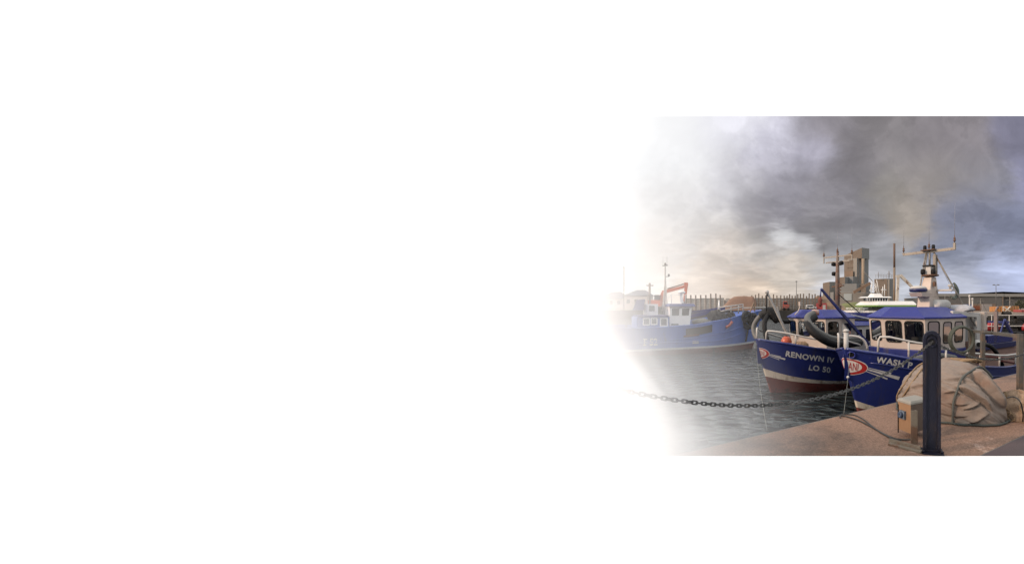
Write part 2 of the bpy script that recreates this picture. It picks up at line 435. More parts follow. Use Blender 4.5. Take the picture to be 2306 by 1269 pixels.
# ------------------------------------------------------------------ boats: the hull
class Hull:
    """x aft from the stem head, +y to starboard, z up from the water"""
    def __init__(s, L, B, Bw, E0, E1, rake, sheer, top=None, p=2.1, stern=.86):
        s.L, s.B, s.Bw, s.E0, s.E1, s.rake, s.sh, s.p, s.stern = L, B, Bw, E0, E1, rake, sheer, p, stern
        s.zb = sheer[0][1]
    def zs(s, x): return interp(x, s.sh)
    def stem(s, z):
        k = max(0, 1 - z / s.zb); return s.rake * (k ** 1.15)
    def half(s, x, z):
        k = min(max(z / s.zb, -.3), 1.05); e = s.E0 + (s.E1 - s.E0) * k; b = s.Bw + (s.B - s.Bw) * max(k, 0) ** .7 if k > 0 else s.Bw * (1 + k * .9)
        u = min(max((x - s.stem(z)) / e, 0), 1)
        w = .035 + b * (1 - (1 - u) ** s.p)
        t = max(0, (x / s.L - .55) / .45)
        return w * (1 - (1 - s.stern) * t * t)
    def pt(s, x, z, side, off=0.0):
        """a point on the shell, off metres outside it"""
        p = Vector((x, side * s.half(x, z), z))
        if off:
            e = .03; tx = Vector((x + e, side * s.half(x + e, z), z)) - p; tz = Vector((x, side * s.half(x, z + e), z + e)) - p
            n = tx.cross(tz).normalized()
            if n.y * side < 0: n = -n
            p += n * off
        return p
    def build(s, parent, mats, lines, wall=.75, deckmat=None, capmat=None):
        """lines: functions x -> z of the paint edges from keel to sheer, mats one per band"""
        rowz = [lambda x: -.55] + lines; N = 90; rows = []; bands = []
        ext = []
        for i, fz in enumerate(rowz):
            nxt = rowz[i + 1] if i + 1 < len(rowz) else s.zs
            sub = 22 if i == len(rowz) - 1 else 3
            for k in range(sub): ext.append((lambda x, a=fz, b=nxt, t=k / sub: a(x) + (b(x) - a(x)) * t)); bands.append(i)
        ext.append(s.zs)
        mb = MB(); k = len(ext)
        for side in (-1, 1):
            vs = []
            for i in range(N + 1):
                t = (i / N) ** 1.6; xn = t * s.L
                for fz in ext:
                    z = min(fz(xn), s.zs(xn)); x = s.stem(z) + (1 - s.stem(z) / s.L) * xn
                    vs.append((x, side * s.half(x, z), z))
            for b in range(len(rowz)):
                fs = [(i * k + r, (i + 1) * k + r, (i + 1) * k + r + 1, i * k + r + 1) for i in range(N) for r in range(k - 1) if bands[r] == b]
                mb.add(vs, fs, b, True)
        # transom and stem face
        tr = [(s.L, -s.half(s.L, fz(s.L)), fz(s.L)) for fz in ext]; ts = [(s.L, s.half(s.L, fz(s.L)), fz(s.L)) for fz in ext]
        st = [(s.stem(fz(0)), -s.half(s.stem(fz(0)), fz(0)), fz(0)) for fz in ext]; s2 = [(x, -y, z) for x, y, z in st]
        for a, b in ((tr, ts), (st, s2)):
            for r in range(k - 1): mb.add([a[r], b[r], b[r + 1], a[r + 1]], [(0, 1, 2, 3)], bands[r])
        hull = mb.obj('hull', mats, parent)
        bm = bmesh.new(); bm.from_mesh(hull.data); bmesh.ops.remove_doubles(bm, verts=bm.verts, dist=.0008); bmesh.ops.recalc_face_normals(bm, faces=bm.faces)
        bmesh.ops.delete(bm, geom=[v for v in bm.verts if not v.link_faces], context='VERTS'); bm.to_mesh(hull.data); bm.free()
        # inner bulwark, deck
        mb = MB(); xs = [.03 + (s.L - .11) * (i / 34) ** 1.5 for i in range(35)]
        for side in (-1, 1):
            r = []
            for x in xs: r.append([(x, side * max(s.half(x, s.zs(x)) - .07, .0), s.zs(x) - .01), (x, side * max(s.half(x, s.zs(x) - wall) - .06, .0), s.zs(x) - wall)])
            mb.loft(r, 0, True, caps=False, ringclosed=False)
        mb.loft([[(x, sd * max(s.half(x, s.zs(x) - wall) - .06, 0), s.zs(x) - wall) for sd in (-1, 1)] for x in xs], 1, False, caps=False, ringclosed=False)
        mb.obj('deck', [capmat or mats[-1], deckmat or DECK], parent)
        cap = MB()
        for side in (-1, 1):
            cap.tube([(x, side * max(s.half(x, s.zs(x)) - .03, .01), s.zs(x) + .005) for x in xs], .045, 6)
        cap.tube([(s.L - .05, y, s.zs(s.L)) for y in arc(-s.half(s.L, s.zs(s.L)), s.half(s.L, s.zs(s.L)), 4)], .045, 6)
        cap.obj('gunwale', capmat or mats[-1], parent)
        return hull

def text_mesh(body, size, bold=.0, shear=0.0, spacing=1.0):
    cu = bpy.data.curves.new('text', 'FONT'); cu.body = body; cu.size = size; cu.offset = bold; cu.shear = shear; cu.space_character = spacing
    cu.resolution_u = 4; cu.fill_mode = 'FRONT'
    o = bpy.data.objects.new('text', cu); COL.objects.link(o)
    dg = bpy.context.evaluated_depsgraph_get(); me = bpy.data.meshes.new_from_object(o.evaluated_get(dg))
    vs = [Vector(v.co) for v in me.vertices]; fs = [tuple(p.vertices) for p in me.polygons]
    bpy.data.objects.remove(o); bpy.data.curves.remove(cu); bpy.data.meshes.remove(me)
    return vs, fs
def refine(vs, fs, maxlen):
    bm = bmesh.new(); vv = [bm.verts.new(v) for v in vs]
    for f in fs:
        try: bm.faces.new([vv[i] for i in f])
        except ValueError: pass
    bmesh.ops.triangulate(bm, faces=bm.faces)
    for _ in range(4):
        es = [e for e in bm.edges if e.calc_length() > maxlen]
        if not es: break
        bmesh.ops.subdivide_edges(bm, edges=es, cuts=1)
        bmesh.ops.triangulate(bm, faces=[f for f in bm.faces if len(f.verts) > 3])
    bm.verts.index_update()
    out = [v.co.copy() for v in bm.verts], [tuple(v.index for v in f.verts) for f in bm.faces]
    bm.free(); return out
def decal(hull, vs, fs, x0, side, zfun, off=.012, clamp=None):
    """wrap a flat drawing (u along the shell, v up) onto the hull from station x0"""
    tab = [(0.0, x0)]; x = x0; s = 0; z0 = zfun(x0, 0)
    for i in range(900):
        a = hull.pt(x, zfun(x, 0), side); x += .006; b = hull.pt(x, zfun(x, 0), side); d = b - a; s += sqrt(d.x ** 2 + d.y ** 2); tab.append((s, x))
    def xa(u):
        if u <= 0: return x0 + u * .3
        lo, hi = 0, len(tab) - 1
        while hi - lo > 1:
            mid = (lo + hi) // 2
            if tab[mid][0] < u: lo = mid
            else: hi = mid
        a, b = tab[lo], tab[hi]; t = (u - a[0]) / max(b[0] - a[0], 1e-6)
        return a[1] + (b[1] - a[1]) * t
    out = []
    for p in vs:
        x = xa(p.x); z = zfun(x, p.y)
        x = max(x, hull.stem(z) + .01)
        out.append(hull.pt(x, z, side, off))
    return out, fs
def ellipse(a, b, n=40, cx=0, cy=0): return [Vector((cx + a * cos(2 * pi * i / n), cy + b * sin(2 * pi * i / n), 0)) for i in range(n)]

def rrect(u0, u1, v0, v1, ru, rv, n=4):
    out = []
    for cu, cv, a in ((u1 - ru, v1 - rv, 0), (u0 + ru, v1 - rv, 90), (u0 + ru, v0 + rv, 180), (u1 - ru, v0 + rv, 270)):
        for k in range(n): t = radians(a + 90 * k / (n - 1)); out.append((cu + ru * cos(t), cv + rv * sin(t)))
    return out
def glass_mat():
    m = bpy.data.materials.new('wheelhouse_glass'); m.use_nodes = True
    nt = m.node_tree; nt.nodes.clear(); g = NG(nt)
    tr = g.new('ShaderNodeBsdfTransparent'); tr.inputs[0].default_value = (.62, .66, .66, 1)
    gl = g.new('ShaderNodeBsdfGlossy'); gl.inputs['Roughness'].default_value = .03
    fr = g.new('ShaderNodeFresnel'); fr.inputs[0].default_value = 1.6
    mx = g.new('ShaderNodeMixShader'); g.put(mx.inputs[0], g.m('MULTIPLY', fr.outputs[0], 1.3, clamp=True))
    nt.links.new(tr.outputs[0], mx.inputs[1]); nt.links.new(gl.outputs[0], mx.inputs[2])
    o = g.new('ShaderNodeOutputMaterial'); nt.links.new(mx.outputs[0], o.inputs[0])
    return m
WGLASS = glass_mat()
def pierced_wall(mb, wall, rects, rad=.10):
    """a wall sheet with real rounded openings; rects are u0, u1, v0, v1 sorted by u"""
    A, Bb, Bt, At = map(Vector, wall); w = (Bb - A).length; h = (At - A).length
    f = lambda u, v: (A + (Bb - A) * u) * (1 - v) + (At + (Bt - At) * u) * v
    def quad(u0, u1, v0, v1):
        if u1 - u0 > 1e-4 and v1 - v0 > 1e-4: mb.add([f(u0, v0), f(u1, v0), f(u1, v1), f(u0, v1)], [(0, 1, 2, 3)])
    u = 0
    for u0, u1, v0, v1 in rects:
        quad(u, u0, 0, 1); quad(u0, u1, 0, v0); quad(u0, u1, v1, 1); u = u1
        a, b = rrect(u0, u1, v0, v1, 1e-5, 1e-5), rrect(u0, u1, v0, v1, rad / w, rad / h)
        mb.loft([[f(*p) for p in a], [f(*p) for p in b]], 0, False, caps=False)
    quad(u, 1, 0, 1)
def window(wall, parent, u0, u1, v0, v1, frame=RUBBER, glass=GLASS, rad=.10, rim=.035, inner=None):
    """a framed pane with rounded corners on the quad wall = (A bottom, B bottom, B top, A top)"""
    A, Bb, Bt, At = map(Vector, wall); w = (Bb - A).length; h = (At - A).length
    nrm = (Bb - A).cross(At - A).normalized()
    f = lambda u, v, o: (A + (Bb - A) * u) * (1 - v) + (At + (Bt - At) * u) * v + nrm * o
    out = rrect(u0, u1, v0, v1, rad / w, rad / h); inn = rrect(u0 + rim / w, u1 - rim / w, v0 + rim / h, v1 - rim / h, rad * .7 / w, rad * .7 / h); n = len(out)
    r = [[f(u, v, o) for u, v in P_] for P_, o in ((out, -.01), (out, .014), (inn, .014), (inn, -.01))]
    fr = MB().loft(r, smooth=False, caps=False).obj('window', frame, parent)
    MB().add([f(u, v, .004) for u, v in inn], [tuple(range(n))]).obj('pane', glass, fr)
    return fr

# ------------------------------------------------------------------ the two sister boats moored along the quay
BRZ = math.atan2(HY, HX)
SHEER = [(0, 1.98), (.5, 1.88), (1.5, 1.68), (3, 1.42), (6, 1.14), (10, 1.08), (13, 1.14)]
WT = lambda x: .30 + .62 * math.exp(-x / 1.15)
WB = lambda x: .22 + .40 * math.exp(-x / 1.15)
def port(o, px, py, y):
    """local (x, z) in the boat frame of what the photo shows at a pixel, given the distance y off the centreline"""
    s = (px - 1732) / FPX; n = -y
    x = (s * o[1] - o[0] - n * (HY + s * HX)) / (HX - s * HY)
    D = o[1] + HY * x - HX * n
    return x, EYE - (py - 688) * D / FPX

def prism_house(bottom, top, parent, name, mats, mi=0):
    n = len(bottom)
    return MB().add(list(bottom) + list(top), [tuple(range(n - 1, -1, -1)), tuple(range(n, 2 * n))] + [(i, (i + 1) % n, n + (i + 1) % n, n + i) for i in range(n)], mi).obj(name, mats, parent, bevel=.02)

def bow_marks(hull, t, name_text, name_x, name_v, size, sub=None, es=1.0, sl=1.0):
    zf = lambda x, v: hull.zs(x) + v
    # oval emblem wrapped round the stem, its letters and its three tapering streaks
    mb = MB()
    emb = lambda off: (lambda x, v: off + v - x * .16)
    def put(pts, off, mi, x0=.02, zc=1.50):
        vs, fs = refine(pts, [tuple(range(len(pts)))], .06)
        vs = [Vector((max(p.x, 0) * es, p.y * (.5 + .5 * es), 0)) for p in vs]
        vv, ff = decal(hull, vs, fs, x0, -1, emb(zc), off); mb.add(vv, ff, mi)
        vv, ff = decal(hull, vs, fs, x0, 1, emb(zc), off); mb.add(vv, ff, mi)
    put(ellipse(.63, .245, 48, .04), .006, 0)
    put(ellipse(.605, .225, 48, .04), .010, 1)
    put(ellipse(.50, .185, 48, 0, .012), .014, 0)
    tv, tf = text_mesh('DANI', .31, .002, .0, 1.0)
    w_ = max(p.x for p in tv)
    tv, tf = refine(tv, tf, .05)
    vs = [Vector(((p.x * .55 - .26 * (p.y - .1) + .0) * es, (p.y - .10) * (.5 + .5 * es), 0)) for p in tv]
    keep = [f for f in tf if min(vs[i].x for i in f) > .0]
    vv, ff = decal(hull, vs, keep, .02, -1, emb(1.52), .018); mb.add(vv, ff, 1)
    for (u0, u1, va, vb, h) in ((.67 * es, .67 * es + .70 * sl, .045 * es, .045 * es - .09 * sl, .045 * sl), (.67 * es, .67 * es + 1.0 * sl, -.005, -.155 * sl, .10 * sl), (.64 * es, .64 * es + .70 * sl, -.06 * es, -.06 * es - .15 * sl, .04 * sl)):
        n = 14; pts = []
        top = [Vector((u0 + (u1 - u0) * i / n, va + (vb - va) * i / n + h * (.35 + .65 * i / n) / 2, 0)) for i in range(n + 1)]
        bot = [Vector((p.x, 2 * (va + (vb - va) * i / n) - p.y, 0)) for i, p in enumerate(top)]
        fs = [(i, i + 1, n + 2 + i, n + 1 + i) for i in range(n)]
        vv, ff = decal(hull, top + bot, fs, .02, -1, emb(1.50), .010); mb.add(vv, ff, 2)
    mb.obj('emblem', [EMBW, EMBR, LETTER], t, fix=False)
    mb = MB()
    tv, tf = refine(*text_mesh(name_text, size, size * .035, -.28, 1.10), .07)
    vv, ff = decal(hull, [Vector((p.x * 1.12, p.y, 0)) for p in tv], tf, name_x, -1, lambda x, v: zf(x, v + name_v), .012); mb.add(vv, ff)
    mb.obj('lettering', LETTER, t, fix=False)
    if sub:
        mb = MB()
        tv, tf = refine(*text_mesh(sub[0], sub[1], sub[1] * .035, -.28, 1.10), .07)
        vv, ff = decal(hull, [Vector((p.x * 1.12, p.y, 0)) for p in tv], tf, sub[2], -1, lambda x, v: zf(x, v + sub[3]), .012); mb.add(vv, ff)
        mb.obj('lettering', LETTER, t, fix=False)

def insulator(mb, p, h=.26, r=.035, mi=0):
    p = Vector(p)
    mb.lathe([(r * .5, 0), (r * .5, h * .2), (r * 1.3, h * .24), (r * 1.3, h * .36), (r * .6, h * .4), (r * 1.1, h * .52), (r * 1.1, h * .62), (r * .4, h * .7), (r * .3, h)], p, 8, mi)

def bow_rail(hull, t, side, x0, x1, zt0, zt1, posts, far=False):
    mb = MB(); pts = []
    sp = lambda x, z: Vector((x, side * (hull.half(x, hull.zs(x)) - .07), z))
    xs = arc(x0, x1, 14); top = [sp(x, hull.zs(x) + zt0 + (zt1 - zt0) * (x - x0) / (x1 - x0)) for x in xs]
    a, b = sp(x0 - .02, hull.zs(x0)), sp(x1 + .05, hull.zs(x1))
    path = [a, a + (top[0] - a) * .75] + [a + (top[0] - a) * .92 + (top[1] - top[0]) * .12] + top[1:-1] + [b + (top[-1] - b) * .93 - (top[-1] - top[-2]) * .1, b + (top[-1] - b) * .75, b]
    mb.tube(path, .032, 8)
    for x in posts:
        k = (x - x0) / (x1 - x0); mb.tube([sp(x, hull.zs(x)), sp(x, hull.zs(x) + zt0 + (zt1 - zt0) * k)], .03, 8)
    mb.obj('bow_rail', RAILW, t)

def sister(label, org, name_text, name_x, name_v, size, sub=None, dw=0.0):
    t = thing('fishing_boat', label, 'fishing boat', (org[0], org[1], 0), BRZ, 'blue boats moored along the quay')
    H = Hull(13.0, 2.1, 1.7, 4.6, 2.9, .68, SHEER)
    H.build(t, [REDB, BOOT, NAVY], [lambda x: WB(x) - dw, lambda x: WT(x) - dw * 1.25], .85, DECK, NAVY)
    # rubbing strake a hand below the gunwale
    mb = MB()
    for sd in ((-1, 1) if dw else (1,)):
        mb.tube([H.pt(x, H.zs(x) - (.275 if dw else .95), sd, .002) for x in arc(.5, 12.9, 60)], .02, 6)
    mb.obj('rubbing_strake', NAVY, t)
    bow_marks(H, t, name_text, name_x, name_v, size, sub, 1.0 if dw else .70, .95 if dw else .60)
    # hawse pipe near the stem head
    mb = MB(); c = H.pt(.13, 1.83, -1, .01); n = (H.pt(.13, 1.83, -1, .1) - c).normalized()
    u = n.cross(Vector((0, 0, 1))).normalized(); v = u.cross(n)
    rings = [[c + n * o + (u * cos(a) * 1.15 + v * sin(a)) * r for a in [2 * pi * k / 16 for k in range(16)]] for r, o in ((.105, -.02), (.105, .035), (.08, .035), (.07, .0))]
    mb.loft(rings, 0, True, caps=False); mb.add(rings[-1], [tuple(range(16))], 1)
    if dw: mb.obj('hawse_pipe', [ROOFB, RUBBER], t)
    return t, H

WPO = (2.1, 12.5); RNO = (-.46, 16.0)

def wheelhouse(t, H, zbase, zsill, zeave, crown, side_len, trunk=True, dome=0.0, side=((.05, .75), (.92, 1.6), (1.95, 2.5))):
    """reverse-raked wheelhouse with a blue faceted roof; front at x = 2.68"""
    fl, fr = (2.74, 1.14), (2.70, -.94)       # front corners in plan (starboard, port)
    fm = (2.52, .42)                          # the front is faceted: a wide bay and a narrow one
    L = side_len
    base = [fl, fm, fr, (fr[0] + .55, -1.13), (fr[0] + L, -1.16), (fr[0] + L, 1.16)]
    lean = [(-.12, .0), (-.12, 0), (-.10, -.02), (-.02, -.04), (0, -.02), (0, .02)]
    if trunk:
        prism_house([(x - .06, y * 1.06, .5) for x, y in base], [(x - .06, y * 1.06, zbase - .004) for x, y in base], t, 'cabin_trunk', NAVY)
    bot = [Vector((x, y, zbase)) for x, y in base]
    top = [Vector((x + a, y + b, zeave)) for (x, y), (a, b) in zip(base, lean)]
    v0, v1 = (zsill - zbase) / (zeave - zbase), .93
    def wall(i, j): return bot[i], bot[j], top[j], top[i]
    k = (L - .6); fm_ = RUBBER if trunk else PALEW
    wins = {(0, 1): [(.12, .86, v0, v1, RUBBER)], (1, 2): [(.05, .46, v0 - .02, v1, RUBBER), (.52, .965, v0 - .02, v1, RUBBER)], (2, 3): [(.14, .86, v0, v1, RUBBER)],
            (3, 4): [(p / k, q_ / k, v0 - .03, v1 - .03, fm_) for p, q_ in side], (4, 5): [(.2, .45, v0, v1, RUBBER), (.55, .8, v0, v1, RUBBER)], (5, 0): [(.15, .45, v0, v1, RUBBER), (.55, .85, v0, v1, RUBBER)]}
    mb = MB().add(bot, [(5, 4, 3, 2, 1, 0)]).add(top, [(0, 1, 2, 3, 4, 5)])
    for (i, j), ws in wins.items(): pierced_wall(mb, wall(i, j), [w_[:4] for w_ in ws])
    house = mb.obj('wheelhouse', CREAM, t, fix=False)
    for (i, j), ws in wins.items():
        for w_ in ws: window(wall(i, j), house, *w_[:4], frame=w_[4], glass=WGLASS)
    zi = zbase
    mb = MB().box(3.02, 3.45, -.8, .85, zi + .02, zsill - .06, 0); mb.box(3.15, 3.3, -.6, -.15, zsill - .055, zsill + .14, 0); mb.box(3.15, 3.3, .1, .45, zsill - .055, zsill + .18, 0)
    mb.obj('console', mat('dark_console', (.06, .055, .05), .6, var=.3), house)
    mb = MB().box(3.75, 3.85, -.55, -.1, zi + .05, zsill + .32, 0); mb.box(3.75, 4.15, -.55, -.1, zi + .02, zi + .14, 0); mb.obj('helm_seat', mat('worn_seat', (.12, .09, .07), .7, var=.3), house, bevel=.03)
    # roof: overhanging eave, sloping facets, flat crown
    o1 = [Vector((x + dx_, y * 1.035, zeave + .002)) for (x, y), dx_ in zip([(p.x, p.y) for p in top], (-.08, -.09, -.08, -.02, .04, .04))]
    o2 = [p + Vector((0, 0, .05)) for p in o1]
    cx = sum(p.x for p in o1) / 6
    o3 = [Vector((cx + (p.x - cx) * .76 + .04, p.y * .52, zeave + crown)) for p in o1]
    mb = MB().loft([o1, o2, o3], 0, False)
    mb.obj('roof', ROOFB, t, bevel=dome or .012)
    return house

# ---- the nearer boat
t, H = sister('blue fishing boat behind the chain post, with cream wheelhouse, WASH lettering and tall antenna mast', WPO, 'WASH P', .60, -.235, .225, None, .36)
wp = t
wheelhouse(t, H, 1.84, 2.05, 2.80, .36, 2.0, True, 0, ((.06, .56), (.72, 1.24)))
# companion casing behind the wheelhouse
mb = MB().box(4.78, 6.4, -.78, .95, .5, 2.86); cs = mb.obj('companion_casing', PALEW, t, bevel=.03)
MB().box(5.0, 5.62, -.80, -.782, .8, 2.5).obj('door', mat('grey_door', (.20, .21, .21), .5, var=.15), cs, bevel=.02)
MB().box(5.75, 5.95, -.81, -.782, 1.5, 2.45).obj('cream_locker', CREAM, cs)
bow_rail(H, t, -1, .62, 3.35, .52, .40, (1.25, 2.3))
bow_rail(H, t, 1, .62, 3.2, .52, .40, (1.25, 2.3))
mb = MB(); sp = lambda x: Vector((x, -(H.half(x, H.zs(x)) - .06), H.zs(x) + .40))
mb.tube([sp(x) for x in arc(3.1, 7.6, 12)] + [sp(7.8) + Vector((0, 0, -.1)), sp(7.85) + Vector((0, 0, -.38))], .032, 8)
for x in (4.0, 5.4, 6.7): mb.tube([sp(x) - Vector((0, 0, .4)), sp(x)], .03, 8)
mb.obj('side_rail', RAILW, t)
# samson post and fairlead on the foredeck
mb = MB().tube([(.75, .55, 1.6), (.75, .55, 2.42)], .075, 10); mb.lathe([(.095, 0), (.1, .03), (.06, .07), (0.01, .08)], (.75, .55, 2.42), 10)
mb.tube(bez((.78, .5, 2.3), (1.0, .2, 2.3), (1.15, .1, 2.2), (1.2, .1, 1.9)), .03, 8)
mb.obj('mooring_post', PALEW, t)
# mast housing on the roof
mx, my = 4.35, -.02
def slab(mb, x0, x1, y0, y1, z0, X0, X1, Y0, Y1, z1, mi=0):
    return mb.hexa([(x0, y0, z0), (x1, y0, z0), (x1, y1, z0), (x0, y1, z0)], [(X0, Y0, z1), (X1, Y0, z1), (X1, Y1, z1), (X0, Y1, z1)], mi)
mast = MB()
slab(mast, mx - .30, mx + .42, -.26, .24, 3.0, mx - .20, mx + .40, -.22, .22, 3.50)
slab(mast, mx - .19, mx + .395, -.21, .21, 3.502, mx + .02, mx + .33, -.15, .15, 4.18)
mo = mast.obj('mast', CREAM, t, bevel=.012)
MB().box(mx + .0, mx + .41, -.262, -.235, 3.13, 3.36).obj('hatch', RUBBER, mo)
mb = MB(); slab(mb, mx - .62, mx - .1, -.20, .24, 3.50, mx - .72, mx - .02, -.22, .26, 3.64); mb.obj('radar_platform', CREAM, mo, bevel=.01)
mb = MB().lathe([(.02, 0), (.26, .0), (.30, .05), (.29, .11)], (mx - .52, .02, 3.66), 20, 1); mb.lathe([(.29, .11), (.25, .17), (.12, .215), (.0, .22)], (mx - .52, .02, 3.66), 20, 0)
mb.obj('radar_dome', [PALEW, NAVYD], mo)
mb = MB(); slab(mb, mx + .26, mx + .55, -.75, -.08, 3.70, mx + .26, mx + .5, -.75, -.08, 3.76); mb.lathe([(.03, 0), (.03, .08), (.07, .1), (.07, .15), (.0, .17)], (mx + .38, -.62, 3.76), 8)
mb.obj('shelf', PALEW, mo)
mb = MB().lathe([(.10, 0), (.30, .05), (.30, .09), (.2, .1)], (mx + .18, 0, 4.18), 14); mb.box(mx + .04, mx + .14, -.26, -.2, 3.86, 4.02)
mb.obj('collar', RUSTY, mo)
mb = MB().box(mx + .02, mx + .30, -.12, .12, 4.27, 4.55, 0); mb.box(mx - .02, mx + .34, -.17, .17, 4.55, 4.60, 1); mb.lathe([(.06, 0), (.075, .04), (.075, .14), (.05, .18)], (mx - .08, .12, 4.28), 10, 1); mb.lathe([(.06, 0), (.075, .04), (.075, .14), (.05, .18)], (mx + .05, -.2, 4.28), 10, 1)
mb.box(mx + .2, mx + .33, -.2, -.1, 4.27, 4.95, 2)
mb.obj('light_box', [PALEW, RUBBER, STEELG], mo)
Zt = 5.06
mb = MB().tube([(mx + .16, 0, 4.55), (mx + .16, 0, Zt + .1)], .035, 8)
mb.tube([(mx - .25, .28, 3.0), (mx + .10, .10, Zt)], .026, 8); mb.tube([(mx - .02, .1, 4.3), (mx + .12, .06, Zt)], .022, 6)
mb.obj('mast_pole', STEELG, mo)
mb = MB().beam((mx + .16, 1.05, Zt), (mx + .16, -.92, Zt + .03), .05, .09, 0); mb.beam((mx + .16, -.90, Zt), (mx + .16, -.90, Zt + .22), .07, .07)
mb.beam((mx + .16, 1.03, Zt), (mx + .16, 1.03, Zt + .06), .07, .07)
cb = mb.obj('crossbar', BARP, mo)
mb = MB().box(mx - .0, mx + .32, -.26, .26, Zt + .05, Zt + .08, 0)
for yy in (-.14, .18): mb.lathe([(.05, 0), (.06, .02), (.06, .13), (.045, .16)], (mx + .16, yy, Zt + .08), 10, 1)
mb.obj('lamp_plate', [RUSTY, RUBBER], cb)
for yy, zz, tp in ((1.03, Zt + .06, 6.5), (.02, Zt + .1, 6.52), (-.90, Zt + .22, 6.62)):
    mb = MB(); insulator(mb, (mx + .16, yy, zz)); mb.tube([(mx + .16, yy, zz + .24), (mx + .15, yy - .02 * abs(yy), tp)], [.007, .003], 6, mi=1)
    mb.obj('antenna', [RUSTY, ANT], cb)
# stay from the crossbar to the aft gantry with an old rope tangle on it
ax, az = port(WPO, 2196, 733, -1.0)
s0, s1 = Vector((mx + .2, -.12, Zt)), Vector((ax, -1.0, az))
mb = MB().tube([s0, s1], .030, 8); mb.tube([(mx + .3, -.1, Zt - .05), (mx + .38, -.62, 3.9)], .006, 5)
mb.obj('stay', STEELG, mo)
mb = MB(); k0 = s0.lerp(s1, .48)
rp = [k0 + Vector((.02, 0, .16)), k0 + Vector((.10, -.02, .06)), k0 + Vector((.20, -.03, -.12)), k0 + Vector((.17, -.02, -.30)), k0 + Vector((.02, 0, -.38)), k0 + Vector((-.1, .02, -.35))]
mb.tube(spline(rp, 6), [.025 + .045 * sin(pi * i / 30) for i in range(31)], 7)
mb.tube(spline([k0 + Vector((0, 0, .16)), k0 + Vector((-.06, .05, .0)), k0 + Vector((-.1, .03, -.16))], 5), .012, 5)
mb.tube(spline([k0 + Vector((.02, 0, -.36)), k0 + Vector((-.1, .05, -.30)), k0 + Vector((-.16, .06, -.36))], 5), .014, 5)
mb.obj('rope_tangle', ROPEG, mo)
# liferaft canister and folded sheet on the aft part of the roof, exhaust box
mb = MB().lathe([(.0, -.42), (.15, -.41), (.19, -.34), (.19, .34), (.15, .41), (0, .42)], (4.72, -.30, 3.22), 16, axis='x'); mb.box(4.45, 5.0, -.42, -.18, 2.86, 3.05)
mb.obj('liferaft_canister', PALEW, t)
mb = MB(); rg = random.Random(3); rings = []
for i in range(9):
    a = i / 8; rings.append([(5.02 + a * .62, -.55 + .55 * cos(2 * pi * k / 12) * (.5 + .5 * sin(pi * (.1 + .8 * a))) * (1 + .25 * rg.random()), 2.98 + (.2 * sin(pi * (.1 + .8 * a))) * (.5 + .5 * sin(2 * pi * k / 12)) * (1 + .5 * rg.random())) for k in range(12)])
mb.loft(rings); mb.obj('folded_sheet', mat('grey_tarpaulin', (.32, .33, .36), .6, var=.35, scale=9, bump=.5), t)
mb = MB().box(6.1, 6.34, -1.16, -.96, 2.34, 2.98, 0); mb.box(6.25, 6.31, -1.175, -1.155, 2.55, 2.8, 1); mb.obj('vent_box', [CREAM, RUBBER], t, bevel=.02)
# aft shelter: cream goalpost gantry
gx0, gz = port(WPO, 2147, 705, -1.0); gx1, _ = port(WPO, 2200, 708, -1.0)
def P2(px, py, y): x, z = port(WPO, px, py, y); return Vector((x, y, z))
mb = MB()
for yy in (-1.0, 1.0):
    a, b, c = P2(2143, 705, -1.0), P2(2198, 709, -1.0), P2(2204, 745, -1.0)
    for p in (a, b, c): p.y = yy
    mb.beam(a, b, .10, .16); mb.hexa([(b.x - .05, yy - .06, c.z - .6), (b.x + .42, yy - .06, c.z - .6), (b.x + .42, yy + .06, c.z - .6), (b.x - .05, yy + .06, c.z - .6)],
                                     [(b.x - .05, yy - .06, b.z + .08), (b.x + .22, yy - .06, b.z + .08), (b.x + .22, yy + .06, b.z + .08), (b.x - .05, yy + .06, b.z + .08)])
mb.beam((b.x + .05, -.94, b.z), (b.x + .05, .94, b.z), .14, .16)
ga = mb.obj('gantry', PALEW, t, bevel=.015)
for px, pt in ((2183.5, 669), (2190, 676)):
    a, b2 = P2(px, pt, .4), P2(px, 708, .4); mb = MB().tube([a, b2], .028, 8); mb.lathe([(.03, 0), (.045, .01), (.04, .1)], a, 8); mb.obj('whip_antenna', RAILW, ga)
# grey davit with a hook, blue raking frame, aft house and boards further aft
a, b2 = P2(2243, 752, -.3), P2(2243, 700, -.3)
mb = MB().beam(a - Vector((0, 0, .6)), b2, .13, .13); hk = [b2 + Vector((-.02, 0, 0)), b2 + Vector((.05, 0, .10)), b2 + Vector((.15, 0, .17)), b2 + Vector((.2, 0, .1))]; mb.tube(spline(hk, 4), .035, 6)
mb.obj('davit', mat('brown_grey_paint', (.18, .14, .13), .6, var=.2), t)
mb = MB(); p1, p2, p3 = P2(2262, 720, -.6), P2(2279, 752, -.6), P2(2252, 752, -.6)
for yy in (-.6, .5):
    q1, q2, q3 = [Vector((p.x, yy, p.z)) for p in (p1, p2, p3)]
    mb.beam(q1, q2, .10, .12); mb.beam(q1, q3, .05, .06)
mb.beam((p2.x - .3, -.6, p2.z + .5), (p2.x - .3, .5, p2.z + .5), .08, .08)
mb.obj('raking_frame', NAVY, t)
a, b2 = P2(2225, 752, -1.1), P2(2281, 766, -1.1)
mb = MB().box(a.x, b2.x, -1.1, 1.1, b2.z - .02, a.z - .05, 0); mb.box(a.x - .9, b2.x + .3, -1.15, 1.15, b2.z - .22, b2.z - .03, 1)
mb.obj('aft_house', [NAVY, NAVYD], t, bevel=.01)
a, b2 = P2(2190, 768, -1.05), P2(2292, 795, -1.05)
mb = MB().box(a.x, b2.x, -1.05, 1.05, b2.z - .5, a.z - .02)
